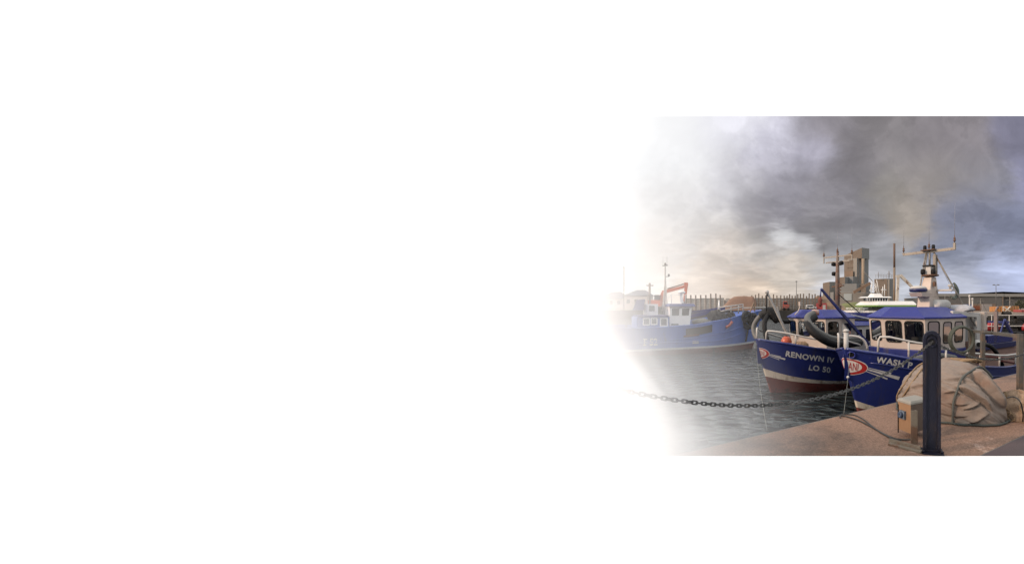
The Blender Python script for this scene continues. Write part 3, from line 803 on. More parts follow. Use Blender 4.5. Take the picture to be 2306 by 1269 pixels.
for k in range(4): mb.box(a.x + .02, b2.x - .02, -1.062, -1.05, b2.z - .1 + .12 * k, b2.z - .085 + .12 * k)
mb.obj('boarded_bulkhead', mat('faded_pink_boards', (.26, .16, .13), .8, var=.2, scale=4, streak=True), t)
mb = MB().tube(spline([P2(2203, 775, -1.5), P2(2228, 778, -1.5), P2(2248, 800, -1.5), P2(2262, 835, -1.5)], 6), .07, 8); mb.tube([P2(2206, 800, -1.6), P2(2290, 808, -1.6)], .035, 6, mi=1); mb.tube([P2(2255, 812, -1.65), P2(2300, 820, -1.65)], .035, 6, mi=1)
mb.obj('dredge_arm', [RUBBER, REDB], t)
mb = MB().tube(spline([P2(2052, 812, -1.0), P2(2075, 806, -1.05), P2(2110, 801, -1.3), P2(2150, 806, -1.4)], 6), .10, 12); mb.obj('suction_hose', HOSE, t)
mb = MB().lathe([(0, -.16), (.1, -.13), (.16, -.03), (.16, .03), (.1, .13), (0, .16)], P2(2200, 775, -1.35), 14); mb.obj('pale_float', PALEW, t)

# ---- the outer boat
t, H = sister('blue fishing boat lettered RENOWN IV LO 50, with two black and grey suction hoses', RNO, 'RENOWN IV', .76, -.43, .265, ('LO 50', .27, 1.55, -.80))
rn = t
wheelhouse(t, H, 1.20, 2.02, 2.70, .34, 1.35, False, .12, ((.06, .60),))
# lower deckhouse behind it with its own blue roof
mb = MB().box(4.10, 6.0, -1.12, 1.1, .5, 2.40); dh = mb.obj('deckhouse', PALEW, t, bevel=.02)
wl = ((4.10, -1.12, 1.4), (6.0, -1.12, 1.4), (6.0, -1.12, 2.4), (4.10, -1.12, 2.4))
for u0, u1 in ((.05, .28), (.36, .60), (.68, .92)): window(wl, dh, u0, u1, .30, .88, frame=RAILW)
mb = MB().hexa([(4.06, -1.22, 2.402), (6.1, -1.22, 2.402), (6.1, 1.2, 2.402), (4.06, 1.2, 2.402)], [(4.08, -1.02, 2.54), (6.0, -1.02, 2.54), (6.0, 1.0, 2.54), (4.08, 1.0, 2.54)]); mb.obj('deckhouse_roof', ROOFB, t, bevel=.02)
def R2(px, py, y): x, z = port(RNO, px, py, y); return Vector((x, y, z))
bow_rail(H, t, -1, .24, 2.2, .40, .30, (.95,))
bow_rail(H, t, 1, .45, 3.0, .50, .40, (1.7,))
mb = MB().hexa(*[[(R2(1912, yb, .2).x, -.9, R2(1912, yb, .2).z), (R2(1962, yb + 4, .2).x, -.9, R2(1962, yb + 4, .2).z), (R2(1962, yb + 4, .2).x, .9, R2(1962, yb + 4, .2).z), (R2(1912, yb, .2).x, .9, R2(1912, yb, .2).z)] for yb in (716, 703)])
sb = mb.obj('shelter_top', NAVY, t)
mb = MB(); p, q_ = R2(1916, 708, -.91), R2(1958, 717, -.91); mb.beam(p, q_, .012, .05); mb.obj('white_stripe', LETTER, sb)
# brown mast with two crossbars
bx0 = R2(1886, 690, 0).x; zz = lambda y: R2(1886, y, 0).z
mb = MB().tube([(bx0, 0, 2.4), (bx0, 0, zz(620)), (bx0 + .02, 0, zz(566))], [.11, .09, .05], 8); mb.box(bx0 - .12, bx0 + .12, -.12, .12, zz(690) - .3, zz(690) + .05)
mo = mb.obj('mast', mat('brown_mast_paint', (.15, .115, .095), .7, var=.25, rust=(.13, .06, .035), rust_amt=.45), t)
for yb, w_ in ((577, .78), (589, .66)):
    mb = MB().beam((bx0, w_, zz(yb)), (bx0, -w_, zz(yb)), .035, .05); mb.obj('crossbar', BARP, mo)
MB().beam((bx0, .78, zz(589) - .02), (bx0, .78, zz(577)), .035, .04).obj('crossbar_strut', BARP, mo); MB().beam((bx0, -.78, zz(577)), (bx0, -.78, zz(589)), .035, .04).obj('crossbar_strut', BARP, mo)
for yy, tp in ((.78, 522), (0, 520), (-.78, 516)):
    mb = MB(); z0 = zz(576 if yy else 570); insulator(mb, (bx0, yy, z0), .24, .04); mb.tube([(bx0, yy, z0 + .22), (bx0, yy, zz(tp))], [.006, .003], 5, mi=1); mb.obj('antenna', [RUSTY, ANT], mo)
for yy, yb in ((.22, 598), (-.22, 597), (.2, 620)):
    mb = MB().lathe([(.05, 0), (.10, .02), (.10, .14), (.05, .17)], (bx0, yy, zz(yb)), 10); mb.beam((bx0, 0, zz(yb)), (bx0, yy, zz(yb)), .03, .03); mb.obj('floodlight', RUBBER, mo)
mb = MB(); 
for k in range(7): mb.beam((bx0 - .05, .0, zz(640) - .1 * k), (bx0 + .05, -.2 + .02 * k, zz(640) - .12 * k), .03, .05)
mb.beam((bx0, .3, zz(645)), (bx0, -.35, zz(643)), .05, .05); mb.obj('light_bracket', RUSTY, mo)
mb = MB().tube([(bx0 - .02, -.1, zz(663)), tuple(R2(1938, 706, -.2))], .022, 6); mb.obj('stay', RUBBER, mo)
# suction hose on the port side: grey outside, black lining strip beneath
hp = spline([R2(1836, 707, -1.25), R2(1820, 717, -1.45), R2(1824, 733, -1.75), R2(1846, 752, -2.05), R2(1872, 765, -2.15), R2(1902, 768, -2.2), R2(1935, 764, -1.9)], 7)
mb = MB().tube([p + Vector((0, .02, .05)) for p in hp], .12, 12, mi=0); mb.tube([p + Vector((-.11, -.12, -.10)) for p in hp[1:]], .135, 10, mi=1); mb.obj('suction_hose', [HOSE, RUBBER], t)
mb = MB().lathe([(.14, 0), (.15, .05), (.15, .16), (.12, .2), (.05, .22)], tuple(hp[0] + Vector((0, 0, -.04))), 12); mb.obj('hose_coupling', mat('pinkish_fitting', (.42, .3, .27), .5, var=.3, rust=(.2, .05, .03), rust_amt=.5), t)
hp = spline([R2(1752, 724, .9), R2(1735, 703, 1.2), R2(1712, 712, 1.5), R2(1698, 733, 1.7), R2(1700, 754, 1.55), R2(1714, 772, 1.2)], 7)
mb = MB().tube([p for p in hp[12:]], .10, 12, mi=0); mb.tube([p for p in hp[:15]], [.13 + .10 * sin(pi * i / 14) for i in range(15)], 10, mi=1)
mb.tube(spline([R2(1735, 700, 1.2), R2(1722, 725, 1.1), R2(1724, 752, 1.0), R2(1730, 775, .9)], 5), .10, 8, mi=1)
mb.tube(spline([R2(1740, 707, 1.1), R2(1758, 722, .9), R2(1777, 724, .8)], 5), .09, 8, mi=1); mb.obj('suction_hose', [HOSE, RUBBER], t)
# derricks
mb = MB().beam(R2(1773, 752, .6), R2(1728, 659, .6), .085, .085, w2=.06, h2=.06); mb.lathe([(.0, -.06), (.07, -.05), (.07, .05), (0, .06)], R2(1727, 657, .6), 8, axis='y'); mb.beam(R2(1750, 690, .6), R2(1763, 735, .62), .035, .035); mb.tube([R2(1727, 662, .6), R2(1726, 700, .6)], .03, 6, mi=1); mb.obj('derrick', [PALEW, RUBBER], t)
mb = MB().beam(R2(1956, 775, -1.3), R2(1849, 650, -1.3), .11, .11, w2=.07, h2=.07); mb.tube([R2(1849, 653, -1.3), R2(1847, 668, -1.3)], .025, 6); mb.tube([R2(1850, 652, -1.3), R2(1925, 745, -1.32)], .012, 5); mb.obj('derrick', NAVY, t)
mb = MB().lathe([(.02, 0), (.05, -.04), (.09, -.12), (.06, -.2), (.08, -.28), (.03, -.36)], R2(1847, 668, -1.3), 8); mb.obj('pulley_block', mat('rusty_red', (.14, .035, .025), .8, var=.3), t)
mb = MB(); hp = bez(R2(1790, 708, .1), R2(1796, 702, .1), R2(1801, 700, .1), R2(1801, 684, .1), 10); mb.tube(hp, .025, 6); mb.beam(R2(1801, 688, .1), R2(1801, 679, .1), .08, .06); mb.obj('exhaust_pipe', CREAM, t)
# things lying on the foredeck
bc = R2(1771, 770, -.7)
mb = MB().lathe([(0, .22), (.09, .21), (.16, .145), (.20, .03), (.18, -.10), (.10, -.19), (.0, -.21)], bc, 18); mb.lathe([(.03, .21), (.04, .23), (.02, .26)], bc, 8, 1)
bo = mb.obj('fender_buoy', [ORANGE, RUBBER]); bo.matrix_world = Matrix.Translation((RNO[0], RNO[1], 0)) @ Matrix.Rotation(BRZ, 4, 'Z')
tag(bo, 'round orange fender buoy on the foredeck of the RENOWN IV boat', 'buoy')
kc = R2(1803, 779, -.55)
mb = MB(); kr = [(.26, -.2), (.30, -.02), (.27, .10), (.16, .17), (.02, .18)]
mb.lathe(kr, kc, 14); 
for k in range(14):
    a = 2 * pi * k / 14; mb.tube([kc + Vector((.30 * cos(a), .30 * sin(a), -.02)), kc + Vector((.29 * cos(a), .29 * sin(a), .08)), kc + Vector((.17 * cos(a), .17 * sin(a), .18))], .012, 4, mi=1)
ko = mb.obj('wicker_basket', [WOODB, ROPEB]); ko.matrix_world = bo.matrix_world.copy()
tag(ko, 'brown upturned basket on the foredeck beside the orange buoy', 'basket')

# ------------------------------------------------------------------ the blue trawler across the basin
OO = (-.55, 34.2); A52 = math.atan2(-.40, -.917); C5, S5 = cos(A52), sin(A52)
def L5(px, py, y):
    """local point on the trawler for a pixel; y metres towards the camera side"""
    s = (px - 1732) / FPX
    # world = OO + x*(C,S) + y*(-S,C)
    x = (s * (OO[1] + y * C5) - OO[0] + y * S5) / (C5 - s * S5)
    D = OO[1] + x * S5 + y * C5
    return Vector((x, y, EYE - (py - 688) * D / FPX))
t = thing('fishing_trawler', 'long blue trawler lettered F 52 with white wheelhouse across the harbour water', 'fishing boat', (OO[0], OO[1], 0), A52)
H5 = Hull(15.5, 2.5, 2.2, 5.0, 4.0, .8, [(0, 2.85), (2, 2.62), (4, 2.2), (6, 1.9), (9, 1.75), (13, 1.85), (15.5, 2.0)], p=2.2)
H5.build(t, [REDB, LETTER, F52B], [lambda x: .40 - .012 * x, lambda x: .53 - .012 * x], .8, DECK, F52B)
for dz, r in ((.75, .03), (1.25, .035)):
    mb = MB().tube([H5.pt(x, max(H5.zs(x) - dz - .1, .8), 1, .01) for x in arc(.6, 14, 40)], r, 6); mb.obj('rubbing_strake', F52B, t)
mb = MB(); tv, tf = refine(*text_mesh('F 52', .62, .02, 0, 1.0), .2)
# serif feet of the painted registration
x_r = L5(1481, 770, 2.4).x; x_l = L5(1449, 770, 2.4).x; wt = max(p.x for p in tv); base_z = L5(1465, 777, 2.4).z
def on5(p): return H5.pt(x_l + (x_r - x_l) * p.x / wt, base_z + p.y, 1, .02)
mb.add([on5(p) for p in tv], tf)
hgt = max(p.y for p in tv)
for u0, u1, v0, v1 in ((-.03, .22, 0, .05), (-.03, .06, hgt - .05, hgt)):
    mb.add([on5(Vector(p)) for p in ((u0, v0, 0), (u1, v0, 0), (u1, v1, 0), (u0, v1, 0))], [(0, 1, 2, 3)])
mb.obj('lettering', LETTER, t, fix=False)
# small fittings on the side: plates, dark tyre patches, freeing port
mb = MB(); 
for (px0, px1, py0, py1) in ((1560, 1574, 767, 773),):
    q4 = [H5.pt(L5(px, py, 2.45).x, L5(px, py, 2.45).z, 1, .03) for px, py in ((px0, py1), (px1, py1), (px1, py0), (px0, py0))]; mb.add(q4, [(0, 1, 2, 3)])
mb.obj('side_plate', PALEW, t, fix=False)
mb = MB(); c8 = [(1545, 757), (1580, 752), (1604, 747), (1604, 730), (1580, 735), (1545, 740)]
q4 = [H5.pt(L5(px, py, 2.5).x, L5(px, py, 2.5).z, 1, .04) for px, py in c8]; mb.add(q4, [tuple(range(6))]); mb.obj('freeing_port', RUBBER, t, fix=False)
mb = MB(); q4 = [H5.pt(L5(px, py, 2.5).x, L5(px, py, 2.5).z, 1, .05) for px, py in ((1540, 759), (1575, 755), (1575, 752), (1540, 755))]; mb.add(q4, [(0, 1, 2, 3)]); mb.obj('port_sill', REDB, t, fix=False)
mb = MB().tube([H5.pt(L5(px, py, 2.5).x, L5(px, py, 2.5).z, 1, .10) for px, py in ((1635, 736), (1642, 732), (1649, 723))], .10, 8); mb.obj('side_fender', mat('faded_red', (.3, .08, .06), .7, var=.3), t)
# wheelhouse
a, b2 = L5(1553, 690, 1.2), L5(1508, 733, 1.2)
z0, z1, zs5 = b2.z - .2, a.z, L5(1530, 711, 1.2).z
bot = [Vector((a.x + .0, 1.2, z0)), Vector((b2.x, 1.2, z0)), Vector((b2.x, -1.2, z0)), Vector((a.x, -1.2, z0))]
top = [Vector((a.x - .18, 1.15, z1)), Vector((b2.x, 1.15, z1)), Vector((b2.x, -1.15, z1)), Vector((a.x - .18, -1.15, z1))]
WW = mat('white_superstructure', (.80, .80, .79), .45, var=.08, scale=3)
wh = prism_house(bot, top, t, 'wheelhouse', WW)
wl = (bot[1], bot[0], top[0], top[1]); v0 = (zs5 - z0) / (z1 - z0)
window(wl, wh, .08, .46, v0, .94, frame=WW, glass=GLASSL, rad=.05)
window(wl, wh, .54, .92, v0, .94, frame=WW, glass=GLASSL, rad=.05)
window((bot[0], bot[3], top[3], top[0]), wh, .1, .9, v0, .94, frame=WW, glass=GLASS, rad=.05)
mb = MB().hexa([(a.x - .4, 1.35, z1 + .01), (b2.x + .1, 1.35, z1 + .01), (b2.x + .1, -1.35, z1 + .01), (a.x - .4, -1.35, z1 + .01)], [(a.x - .3, 1.25, z1 + .2), (b2.x, 1.25, z1 + .2), (b2.x, -1.25, z1 + .2), (a.x - .3, -1.25, z1 + .2)])
mb.obj('roof', mat('dull_blue_roof', (.05, .075, .22), .5, var=.12), t, bevel=.02)
mb = MB().box(L5(1512, 712, 1.21).x, L5(1528, 712, 1.21).x, 1.2, 1.225, zs5 - .62, zs5 - .54); mb.obj('name_board', RUBBER, wh)
# deckhouse aft of it
a, b2 = L5(1507, 713, 1.5), L5(1434, 745, 1.5)
mb = MB().box(b2.x, a.x, -1.5, 1.5, b2.z - .4, a.z); dh = mb.obj('deckhouse', F52B, t, bevel=.02)
mb = MB().box(b2.x - .1, a.x + .05, -1.6, 1.6, a.z + .004, a.z + .10); mb.obj('deckhouse_roof', ROOFB, t)
wl = tuple(Vector(p) for p in ((b2.x, 1.5, b2.z - .4), (a.x, 1.5, b2.z - .4), (a.x, 1.5, a.z), (b2.x, 1.5, a.z)))
for px0, px1, py0, py1 in ((1447, 1464, 714, 732), (1465, 1481, 714, 731), (1486, 1504, 715, 735)):
    u0, u1 = [(L5(px, 720, 1.5).x - b2.x) / (a.x - b2.x) for px in (px0, px1)]; vv0, vv1 = [(L5(1480, py, 1.5).z - (b2.z - .4)) / (a.z - b2.z + .4) for py in (py1, py0)]
    window(wl, dh, u0, u1, vv0, min(vv1, .97), frame=WW, glass=GLASSL, rad=.04, rim=.08)
# upper cabin with window, awning
a, b2 = L5(1482, 684, .2), L5(1455, 713, .2)
mb = MB().box(b2.x, a.x, -1.1, .2, b2.z - .1, a.z); uc = mb.obj('upper_cabin', WW, t)
wl = tuple(Vector(p) for p in ((b2.x, .2, b2.z), (a.x, .2, b2.z), (a.x, .2, a.z), (b2.x, .2, a.z))); window(wl, uc, .2, .75, .4, .9, frame=WW, glass=GLASSL, rad=.04)
mb = MB().hexa([tuple(L5(1424, 698, .9)), tuple(L5(1450, 698, .9)), tuple(L5(1450, 698, -.9)), tuple(L5(1424, 698, -.9))], [tuple(L5(1434, 675, .8)), tuple(L5(1452, 673, .8)), tuple(L5(1452, 673, -.8)), tuple(L5(1434, 675, -.8))]); mb.obj('blue_cover', ROOFB, t)
# mast, radar
mb = MB().tube([L5(1495, 735, 0), L5(1498, 640, 0), L5(1498, 597, 0)], [.09, .06, .05], 8); mb.tube([L5(1503, 700, .4), L5(1499, 632, 0)], .035, 6); mb.tube([L5(1491, 700, .4), L5(1497, 640, 0)], .03, 6)
ms = mb.obj('mast', PALEW, t)
mb = MB().beam(L5(1492, 598, 0), L5(1504, 597, 0), .05, .06); mb.lathe([(.05, 0), (.07, .03), (.07, .14), (.03, .18)], L5(1498, 597, 0), 8); mb.obj('mast_light', STEELG, ms)
mb = MB().beam(L5(1497, 623, 0), L5(1507, 622, 0), .05, .05); mb.lathe([(.05, 0), (.07, .03), (.07, .14), (.03, .18)], L5(1506, 622, 0), 8); mb.obj('mast_light', STEELG, ms)
for px in (1493, 1502):
    MB().tube([L5(px, 597, 0), L5(px, 578, 0)], .012, 5).obj('antenna', RAILW, ms)
mb = MB().lathe([(0, 0), (.26, .02), (.28, .12), (.2, .2), (0, .22)], L5(1535, 661, .3), 16); mb.hexa([tuple(L5(1532, 682, .5)), tuple(L5(1540, 682, .5)), tuple(L5(1540, 682, 0)), tuple(L5(1532, 682, 0))], [tuple(L5(1531, 661, .4)), tuple(L5(1536, 661, .4)), tuple(L5(1536, 661, .1)), tuple(L5(1531, 661, .1))]); mb.obj('radar', WW, t)
mb = MB()
for p_, q_ in (((1504, 663), (1545, 663)), ((1543, 663), (1543, 682)), ((1512, 663), (1512, 682)), ((1504, 672), (1512, 663))): mb.tube([L5(*p_, 1.0), L5(*q_, 1.0)], .022, 5)
mb.obj('roof_rail', WW, t)
# dredge booms, winch heap, bow rails, fenders
for p_, q_, w_ in (((1552, 712), (1632, 695), .26), ((1552, 703), (1625, 693), .12)): MB().beam(L5(*p_, .3), L5(*q_, .3), w_, w_).obj('dredge_boom', ROOFB, t)
for px, py, r_, sx in ((1612, 712, .42, 1.3), (1628, 716, .34, 1.6), (1645, 711, .26, 1.5), (1580, 724, .22, 3.0)):
    rg = random.Random(px); mb = MB(); c = L5(px, py, .8); rings = []
    for i in range(14):
        ph = pi * i / 13; rings.append([c + Vector((sx * r_ * sin(ph) * cos(a) * (.7 + .6 * rg.random()), r_ * sin(ph) * sin(a) * (.7 + .6 * rg.random()), r_ * (cos(ph) + .25 * rg.uniform(-1, 1)))) for a in [2 * pi * k / 22 for k in range(22)]])
    mb.loft(rings, smooth=True).obj('net_heap', NETD if px != 1580 else mat('grey_nets', (.26, .25, .22), .95, var=.5, scale=8, bump=.8), t)
mb = MB()
for p_, q_ in (((1620, 692), (1673, 685)), ((1622, 701), (1673, 690)), ((1673, 684), (1673, 705)), ((1663, 686), (1663, 706)), ((1646, 690), (1646, 706)), ((1673, 693), (1730, 692)), ((1700, 692), (1700, 705))): mb.tube([L5(*p_, .8), L5(*q_, .8)], .045, 6)
mb.obj('bow_gantry', PALEW, t)
MB().tube([L5(1619, 702, .6), L5(1619, 675, .6)], [.12, .03], 8).obj('white_post', WW, t)
mb = MB().beam(L5(1698, 680, 1.0), L5(1687, 708, 1.0), .10, .08); mb.beam(L5(1698, 680, 1.0), L5(1700, 706, 1.0), .12, .08); mb.obj('timber_frame', WOODB, t)
for px, py, r_ in ((1684, 724, .36), (1693, 716, .30), (1676, 711, .26)):
    z_ = L5(px, py, 1.8); sd = H5.pt(z_.x, min(z_.z, H5.zs(z_.x) - .02), 1, .15); mb = MB()
    mb.tube([sd + Vector((r_ * cos(a), .06 * sin(3 * a), r_ * sin(a))) for a in [2 * pi * k / 16 for k in range(16)]], .16, 8, closed=True); mb.obj('tyre_fender', RUBBER, t)
mb = MB().tube([H5.pt(L5(px, py, 2.3).x, L5(px, py, 2.3).z, 1, .1) for px, py in ((1697, 715), (1692, 740), (1690, 770))], .07, 6); mb.obj('hanging_rope', NETD, t)

# ------------------------------------------------------------------ far quay and yard
FY, FZ = 108.0, 2.1
M_far = mat('far_quay_wall', (.035, .034, .031), .95, var=.3, scale=.4, streak=True)
M_yard = mat('yard_ground', (.16, .12, .09), .95, var=.25, scale=.1)
mb = MB().prism([(-260, FY), (40, FY), (40, FY + 700), (-260, FY + 700)], -4, FZ - .01); mb.prism([(26, 58), (260, 46), (260, 808), (40.5, 808), (40.5, FY)], -4, FZ - .02)
tag(mb.obj('far_quay', M_far), kind='structure')
mb = MB().add([(-260, FY, FZ), (40, FY, FZ), (40, FY + 690, FZ), (-260, FY + 690, FZ)], [(0, 1, 2, 3)]); mb.add([(26, 58, FZ), (260, 46, FZ), (260, 800, FZ), (40, 800, FZ), (40, FY, FZ)], [(0, 1, 2, 3, 4)])
tag(mb.obj('yard', M_yard), kind='structure')
# quay front handrail line
# the palisade of steel posts with concrete panels
CONC = mat('fence_concrete', (.36, .335, .30), .9, var=.3, scale=.5, streak=True)
POST = mat('fence_post_steel', (.16, .13, .105), .9, var=.4, scale=.6)
ft = thing('palisade_wall', 'long grey wall of concrete panels between tall steel posts on the far quay', 'wall', (P(1700, 688, 111).x, 111, FZ))
rg = random.Random(5); x = 1545.0; k = 0; ps = []
while x < 1852:
    ps.append(x); x += (10.6 if x < 1640 else 8.2 if x < 1760 else 6.3) * (.9 + .2 * rg.random())
for i, px in enumerate(ps):
    w0 = P(px, 688, 111); o = Vector((w0.x - ft.location.x, 0, 0))
    tp = P(px, rg.uniform(660, 666) if px > 1600 else 664, 111).z - FZ
    if 1628 < px < 1692: tp -= 1.2
    MB().box(o.x - .14, o.x + .14, -.35, .05, -.02, tp, 0).obj('post', POST, ft)
    if i + 1 < len(ps):
        x2 = P(ps[i + 1], 688, 111).x - ft.location.x
        h = P(px, 671 + rg.uniform(-.8, .8), 111).z - FZ
        mb = MB()
        for j in range(5): mb.box(o.x + .15, x2 - .15, -.1 + .004 * j, .0, h * j / 5 + .01, h * (j + 1) / 5 - .02)
        mb.obj('panel', CONC, ft)
# brown heap behind it and one in front
def heap(name, pts, D, depth, m, label, cat, seed=1, jag=.1, zb=None):
    """mound whose skyline runs through the pixels; it has a real footprint depth metres deep"""
    rg = random.Random(seed); mb = MB(); rings = []; sky = []
    for (xa, ya), (xb, yb) in zip(pts, pts[1:]):
        n = max(2, int(abs(xb - xa) / 5))
        sky += [(xa + (xb - xa) * i / n, ya + (yb - ya) * i / n) for i in range(n)]
    sky.append(pts[-1]); zb = FZ - .05 if zb is None else zb
    for px, py in sky:
        p = P(px, py, D); h = max(p.z - zb, .05); ring = []
        for k in range(11):
            a = k / 10; yy = (a - .5) * depth; hh = h * max(0, 1 - abs(a * 2 - 1) ** 1.6) * (1 + (rg.random() - .5) * jag)
            ring.append((p.x + (rg.random() - .5) * jag * h, D + yy, zb + hh))
        rings.append(ring)
    o = mb.loft(rings, smooth=True, caps=False, ringclosed=False).obj(name, m)
    return tag(o, label, cat)
SOIL = mat('brown_aggregate', (.21, .125, .085), .95, var=.25, scale=.8, bump=.4, bscale=3)
heap('gravel_heap', [(1628, 690), (1640, 676), (1652, 668), (1664, 666.5), (1697, 667), (1703, 680)], 108.8, 2.2, SOIL, 'big brown heap of gravel behind the trawler bow, against the panel wall', 'gravel heap', 2, .06)
RUBBLE = mat('rubble', (.22, .15, .10), .95, var=.5, scale=.9, bump=.6, bscale=4)
heap('rubble_heap', [(1820, 688), (1832, 676), (1842, 666), (1860, 668), (1872, 676), (1890, 684), (1900, 690)], 113, 6, RUBBLE, 'tan heap of rubble between the panel wall and the silo works', 'rubble heap', 3, .3)
heap('grassy_bank', [(1885, 690), (1900, 683), (1930, 680), (1960, 681), (1985, 686)], 125, 8, mat('rough_grass', (.12, .13, .05), .95, var=.4, scale=.6), 'low grassy bank behind the white and green vessel', 'bank', 4, .15)
# distant roofs, lower than everything else
# street lamps
def lamp(px, ytop, D, double, label, name='street_lamp'):
    b = P(px, 688, D); tz = P(px, ytop, D).z
    t = thing(name, label, 'street lamp', (b.x, D, FZ), 0, 'lamp posts on the far quays')
    h = tz - FZ; MB().tube([(0, 0, -.02), (0, 0, h)], [.11, .06], 8).obj('pole', mat('lamp_steel', (.10, .10, .10), .6), t)
    for sx in ((-1, 1) if double else (0,)):
        mb = MB().beam((0, 0, h), (sx * .55, 0, h + .05), .07, .07) if sx else MB()
        mb.hexa([(sx * .5 - .28, -.2, h), (sx * .5 + .28, -.2, h), (sx * .5 + .28, .2, h), (sx * .5 - .28, .2, h)], [(sx * .5 - .2, -.12, h + .2), (sx * .5 + .2, -.12, h + .2), (sx * .5 + .2, .12, h + .2), (sx * .5 - .2, .12, h + .2)]); mb.obj('lamp_head', mat('lamp_steel', (.10, .10, .10), .6), t)
lamp(1793.5, 634, 116, False, 'single slim lamp post rising behind the panel wall')
lamp(2243, 642, 105, True, 'double headed lamp post in front of the grey warehouse')

# ---- the silo works
TW = mat('tower_cladding_brown', (.150, .124, .100), .85, var=.16, scale=.3, streak=True, rust=(.125, .09, .066), rust_amt=.44, rscale=.3)
TG = mat('tower_cladding_grey', (.20, .205, .20), .85, var=.08, scale=.15, streak=True)
TL = mat('tower_cladding_pale', (.21, .20, .18), .8, var=.08, scale=.2, streak=True)
DT = 185.0
tl = P(1937, 688, DT)
t = thing('silo_tower', 'tall brown and grey industrial tower with an overhanging sloped top', 'tower', (tl.x, DT, FZ), 0)
def W(px, py, dd=0.0):
    p = P(px, py, DT + dd); return Vector((p.x - tl.x, p.y - DT, p.z - FZ))
def tower_block(parent, name, xl, xc, xr, ytl, ytc, ytr, yb, dl=6.0, dr=6.0, ml=TW, mr=TG, d0=0.0):
    """block with its near vertical edge at xc; left and right faces recede; top heights per corner"""
    c0, l0, r0 = W(xc, yb, d0), W(xl, yb, d0 + dl), W(xr, yb, d0 + dr); b0 = l0 + r0 - c0
    c1, l1, r1 = W(xc, ytc, d0), W(xl, ytl, d0 + dl), W(xr, ytr, d0 + dr); b1 = l1 + r1 - c1
    zb = min(c0.z, l0.z); 
    for p in (c0, l0, r0, b0): p.z = zb
    vs = [c0, l0, b0, r0, c1, l1, b1, r1]
    mb = MB().add(vs, [(3, 2, 1, 0), (4, 5, 6, 7)], 1); mb.add(vs, [(0, 1, 5, 4)], 0); mb.add(vs, [(3, 0, 4, 7)], 1); mb.add(vs, [(1, 2, 6, 5), (2, 3, 7, 6)], 1)
    return mb.obj(name, [ml, mr], parent, bevel=0)
tower_block(t, 'shaft', 1901, 1930, 1956, 576, 580, 580, 690)
tower_block(t, 'head', 1904, 1941, 1957.5, 574, 557.5, 559.5, 581, 6, 4, TW, TG, -1.2)
tower_block(t, 'top_band', 1900.5, 1930.5, 1931, 583, 581, 581, 584, 6, .2, TL, TL, -.25)
tower_block(t, 'rusty_cladding', 1902.5, 1921, 1921.4, 610, 609, 609, 640, 4.2, .1, mat('rust_stained_panels', (.165, .12, .088), .9, var=.2, scale=.3), TW, .3)
tower_block(t, 'pale_cladding', 1921.5, 1929.8, 1938, 583, 582, 582, 637, 2, 2.2, TL, TG, -.55)
MB().tube([W(1943.5, 692, -1.6), W(1943.5, 582, -1.6)], .62, 10).obj('riser_pipe', mat('stained_pipe', (.27, .21, .15), .8, var=.2, scale=.4, rust=(.16, .09, .05), rust_amt=.4), t)
tower_block(t, 'side_cabin', 1903, 1921, 1930, 623, 622, 622.5, 639, 2.5, 2, mat('blue_grey_cladding', (.17, .18, .185), .8, var=.12, scale=.3), TG, -2.6)
mb = MB()
for j in range(4): mb.box(W(1909, 0, -2.6).x, W(1911.2, 0, -2.6).x, .2, .75, W(0, 634.5 - 3.2 * j, -2.6).z, W(0, 632.6 - 3.2 * j, -2.6).z)
mb.obj('louvre', RUBBER, t)
MB().beam(W(1933.8, 690, -.9), W(1933.8, 583, -.9), .10, .10).obj('downpipe', POST, t)
for py in (590, 602, 614, 626): mb = MB(); mb.hexa([W(1906, py, 4.3), W(1929, py - .3, .05), W(1929, py - .3, .1), W(1906, py, 4.4)], [W(1906, py - .8, 4.3), W(1929, py - 1.1, .05), W(1929, py - 1.1, .1), W(1906, py - .8, 4.4)]); mb.obj('cladding_joint', mat('cladding_joint', (.15, .12, .095), .9, var=.1), t)
mb = MB().hexa([W(1914.5, 615, 2.55), W(1917.5, 615, 1.85), W(1917.5, 615, 1.95), W(1914.5, 615, 2.65)], [W(1914.5, 609, 2.55), W(1917.5, 609, 1.85), W(1917.5, 609, 1.95), W(1914.5, 609, 2.65)]); mb.obj('opening', RUBBER, t)
MB().beam(W(1946, 612, -3), W(1966, 634, -3), .22, .22).obj('brace', TL, t)
MB().beam(W(1922, 658, -26.5), W(1960, 637, -26.5), .8, 1.0).obj('conveyor', mat('rusty_conveyor', (.19, .13, .09), .85, var=.25, scale=.5), t)
def building(label, cat, name, D, blocks, extra=None):
    global DT, tl
    DT = D; tl = P(blocks[0][2], 688, D)
    t = thing(name, label, cat, (tl.x, D, FZ), 0)
    for b in blocks: tower_block(t, *b)
    if extra: extra(t)
    return t
building('rounded tan and grey shed left of the brown tower, behind the brown mast', 'shed', 'industrial_shed', 178,
         [('wall', 1853, 1868, 1886, 637, 634, 634, 692, 3, 3, TW, TL), ('upper_wall', 1886, 1903, 1912, 625, 623, 624, 660, 3, 3, TW, TG, 3.0), ('door', 1869.5, 1877, 1877.4, 658, 657, 657, 690, .8, .1, TG, TG, -.9)])
building('grey cladding block at the foot of the brown tower', 'shed', 'industrial_shed', 174,
         [('wall', 1886, 1929, 1948, 639, 638, 639, 668, 2, 3, TG, TG), ('stack', 1933, 1950, 1960, 640, 639, 640, 690, 3, 3, mat('dark_brown_steel', (.13, .11, .09), .85, var=.3), TG, -1.2)])  # left face of the stack is a mottled dark brown
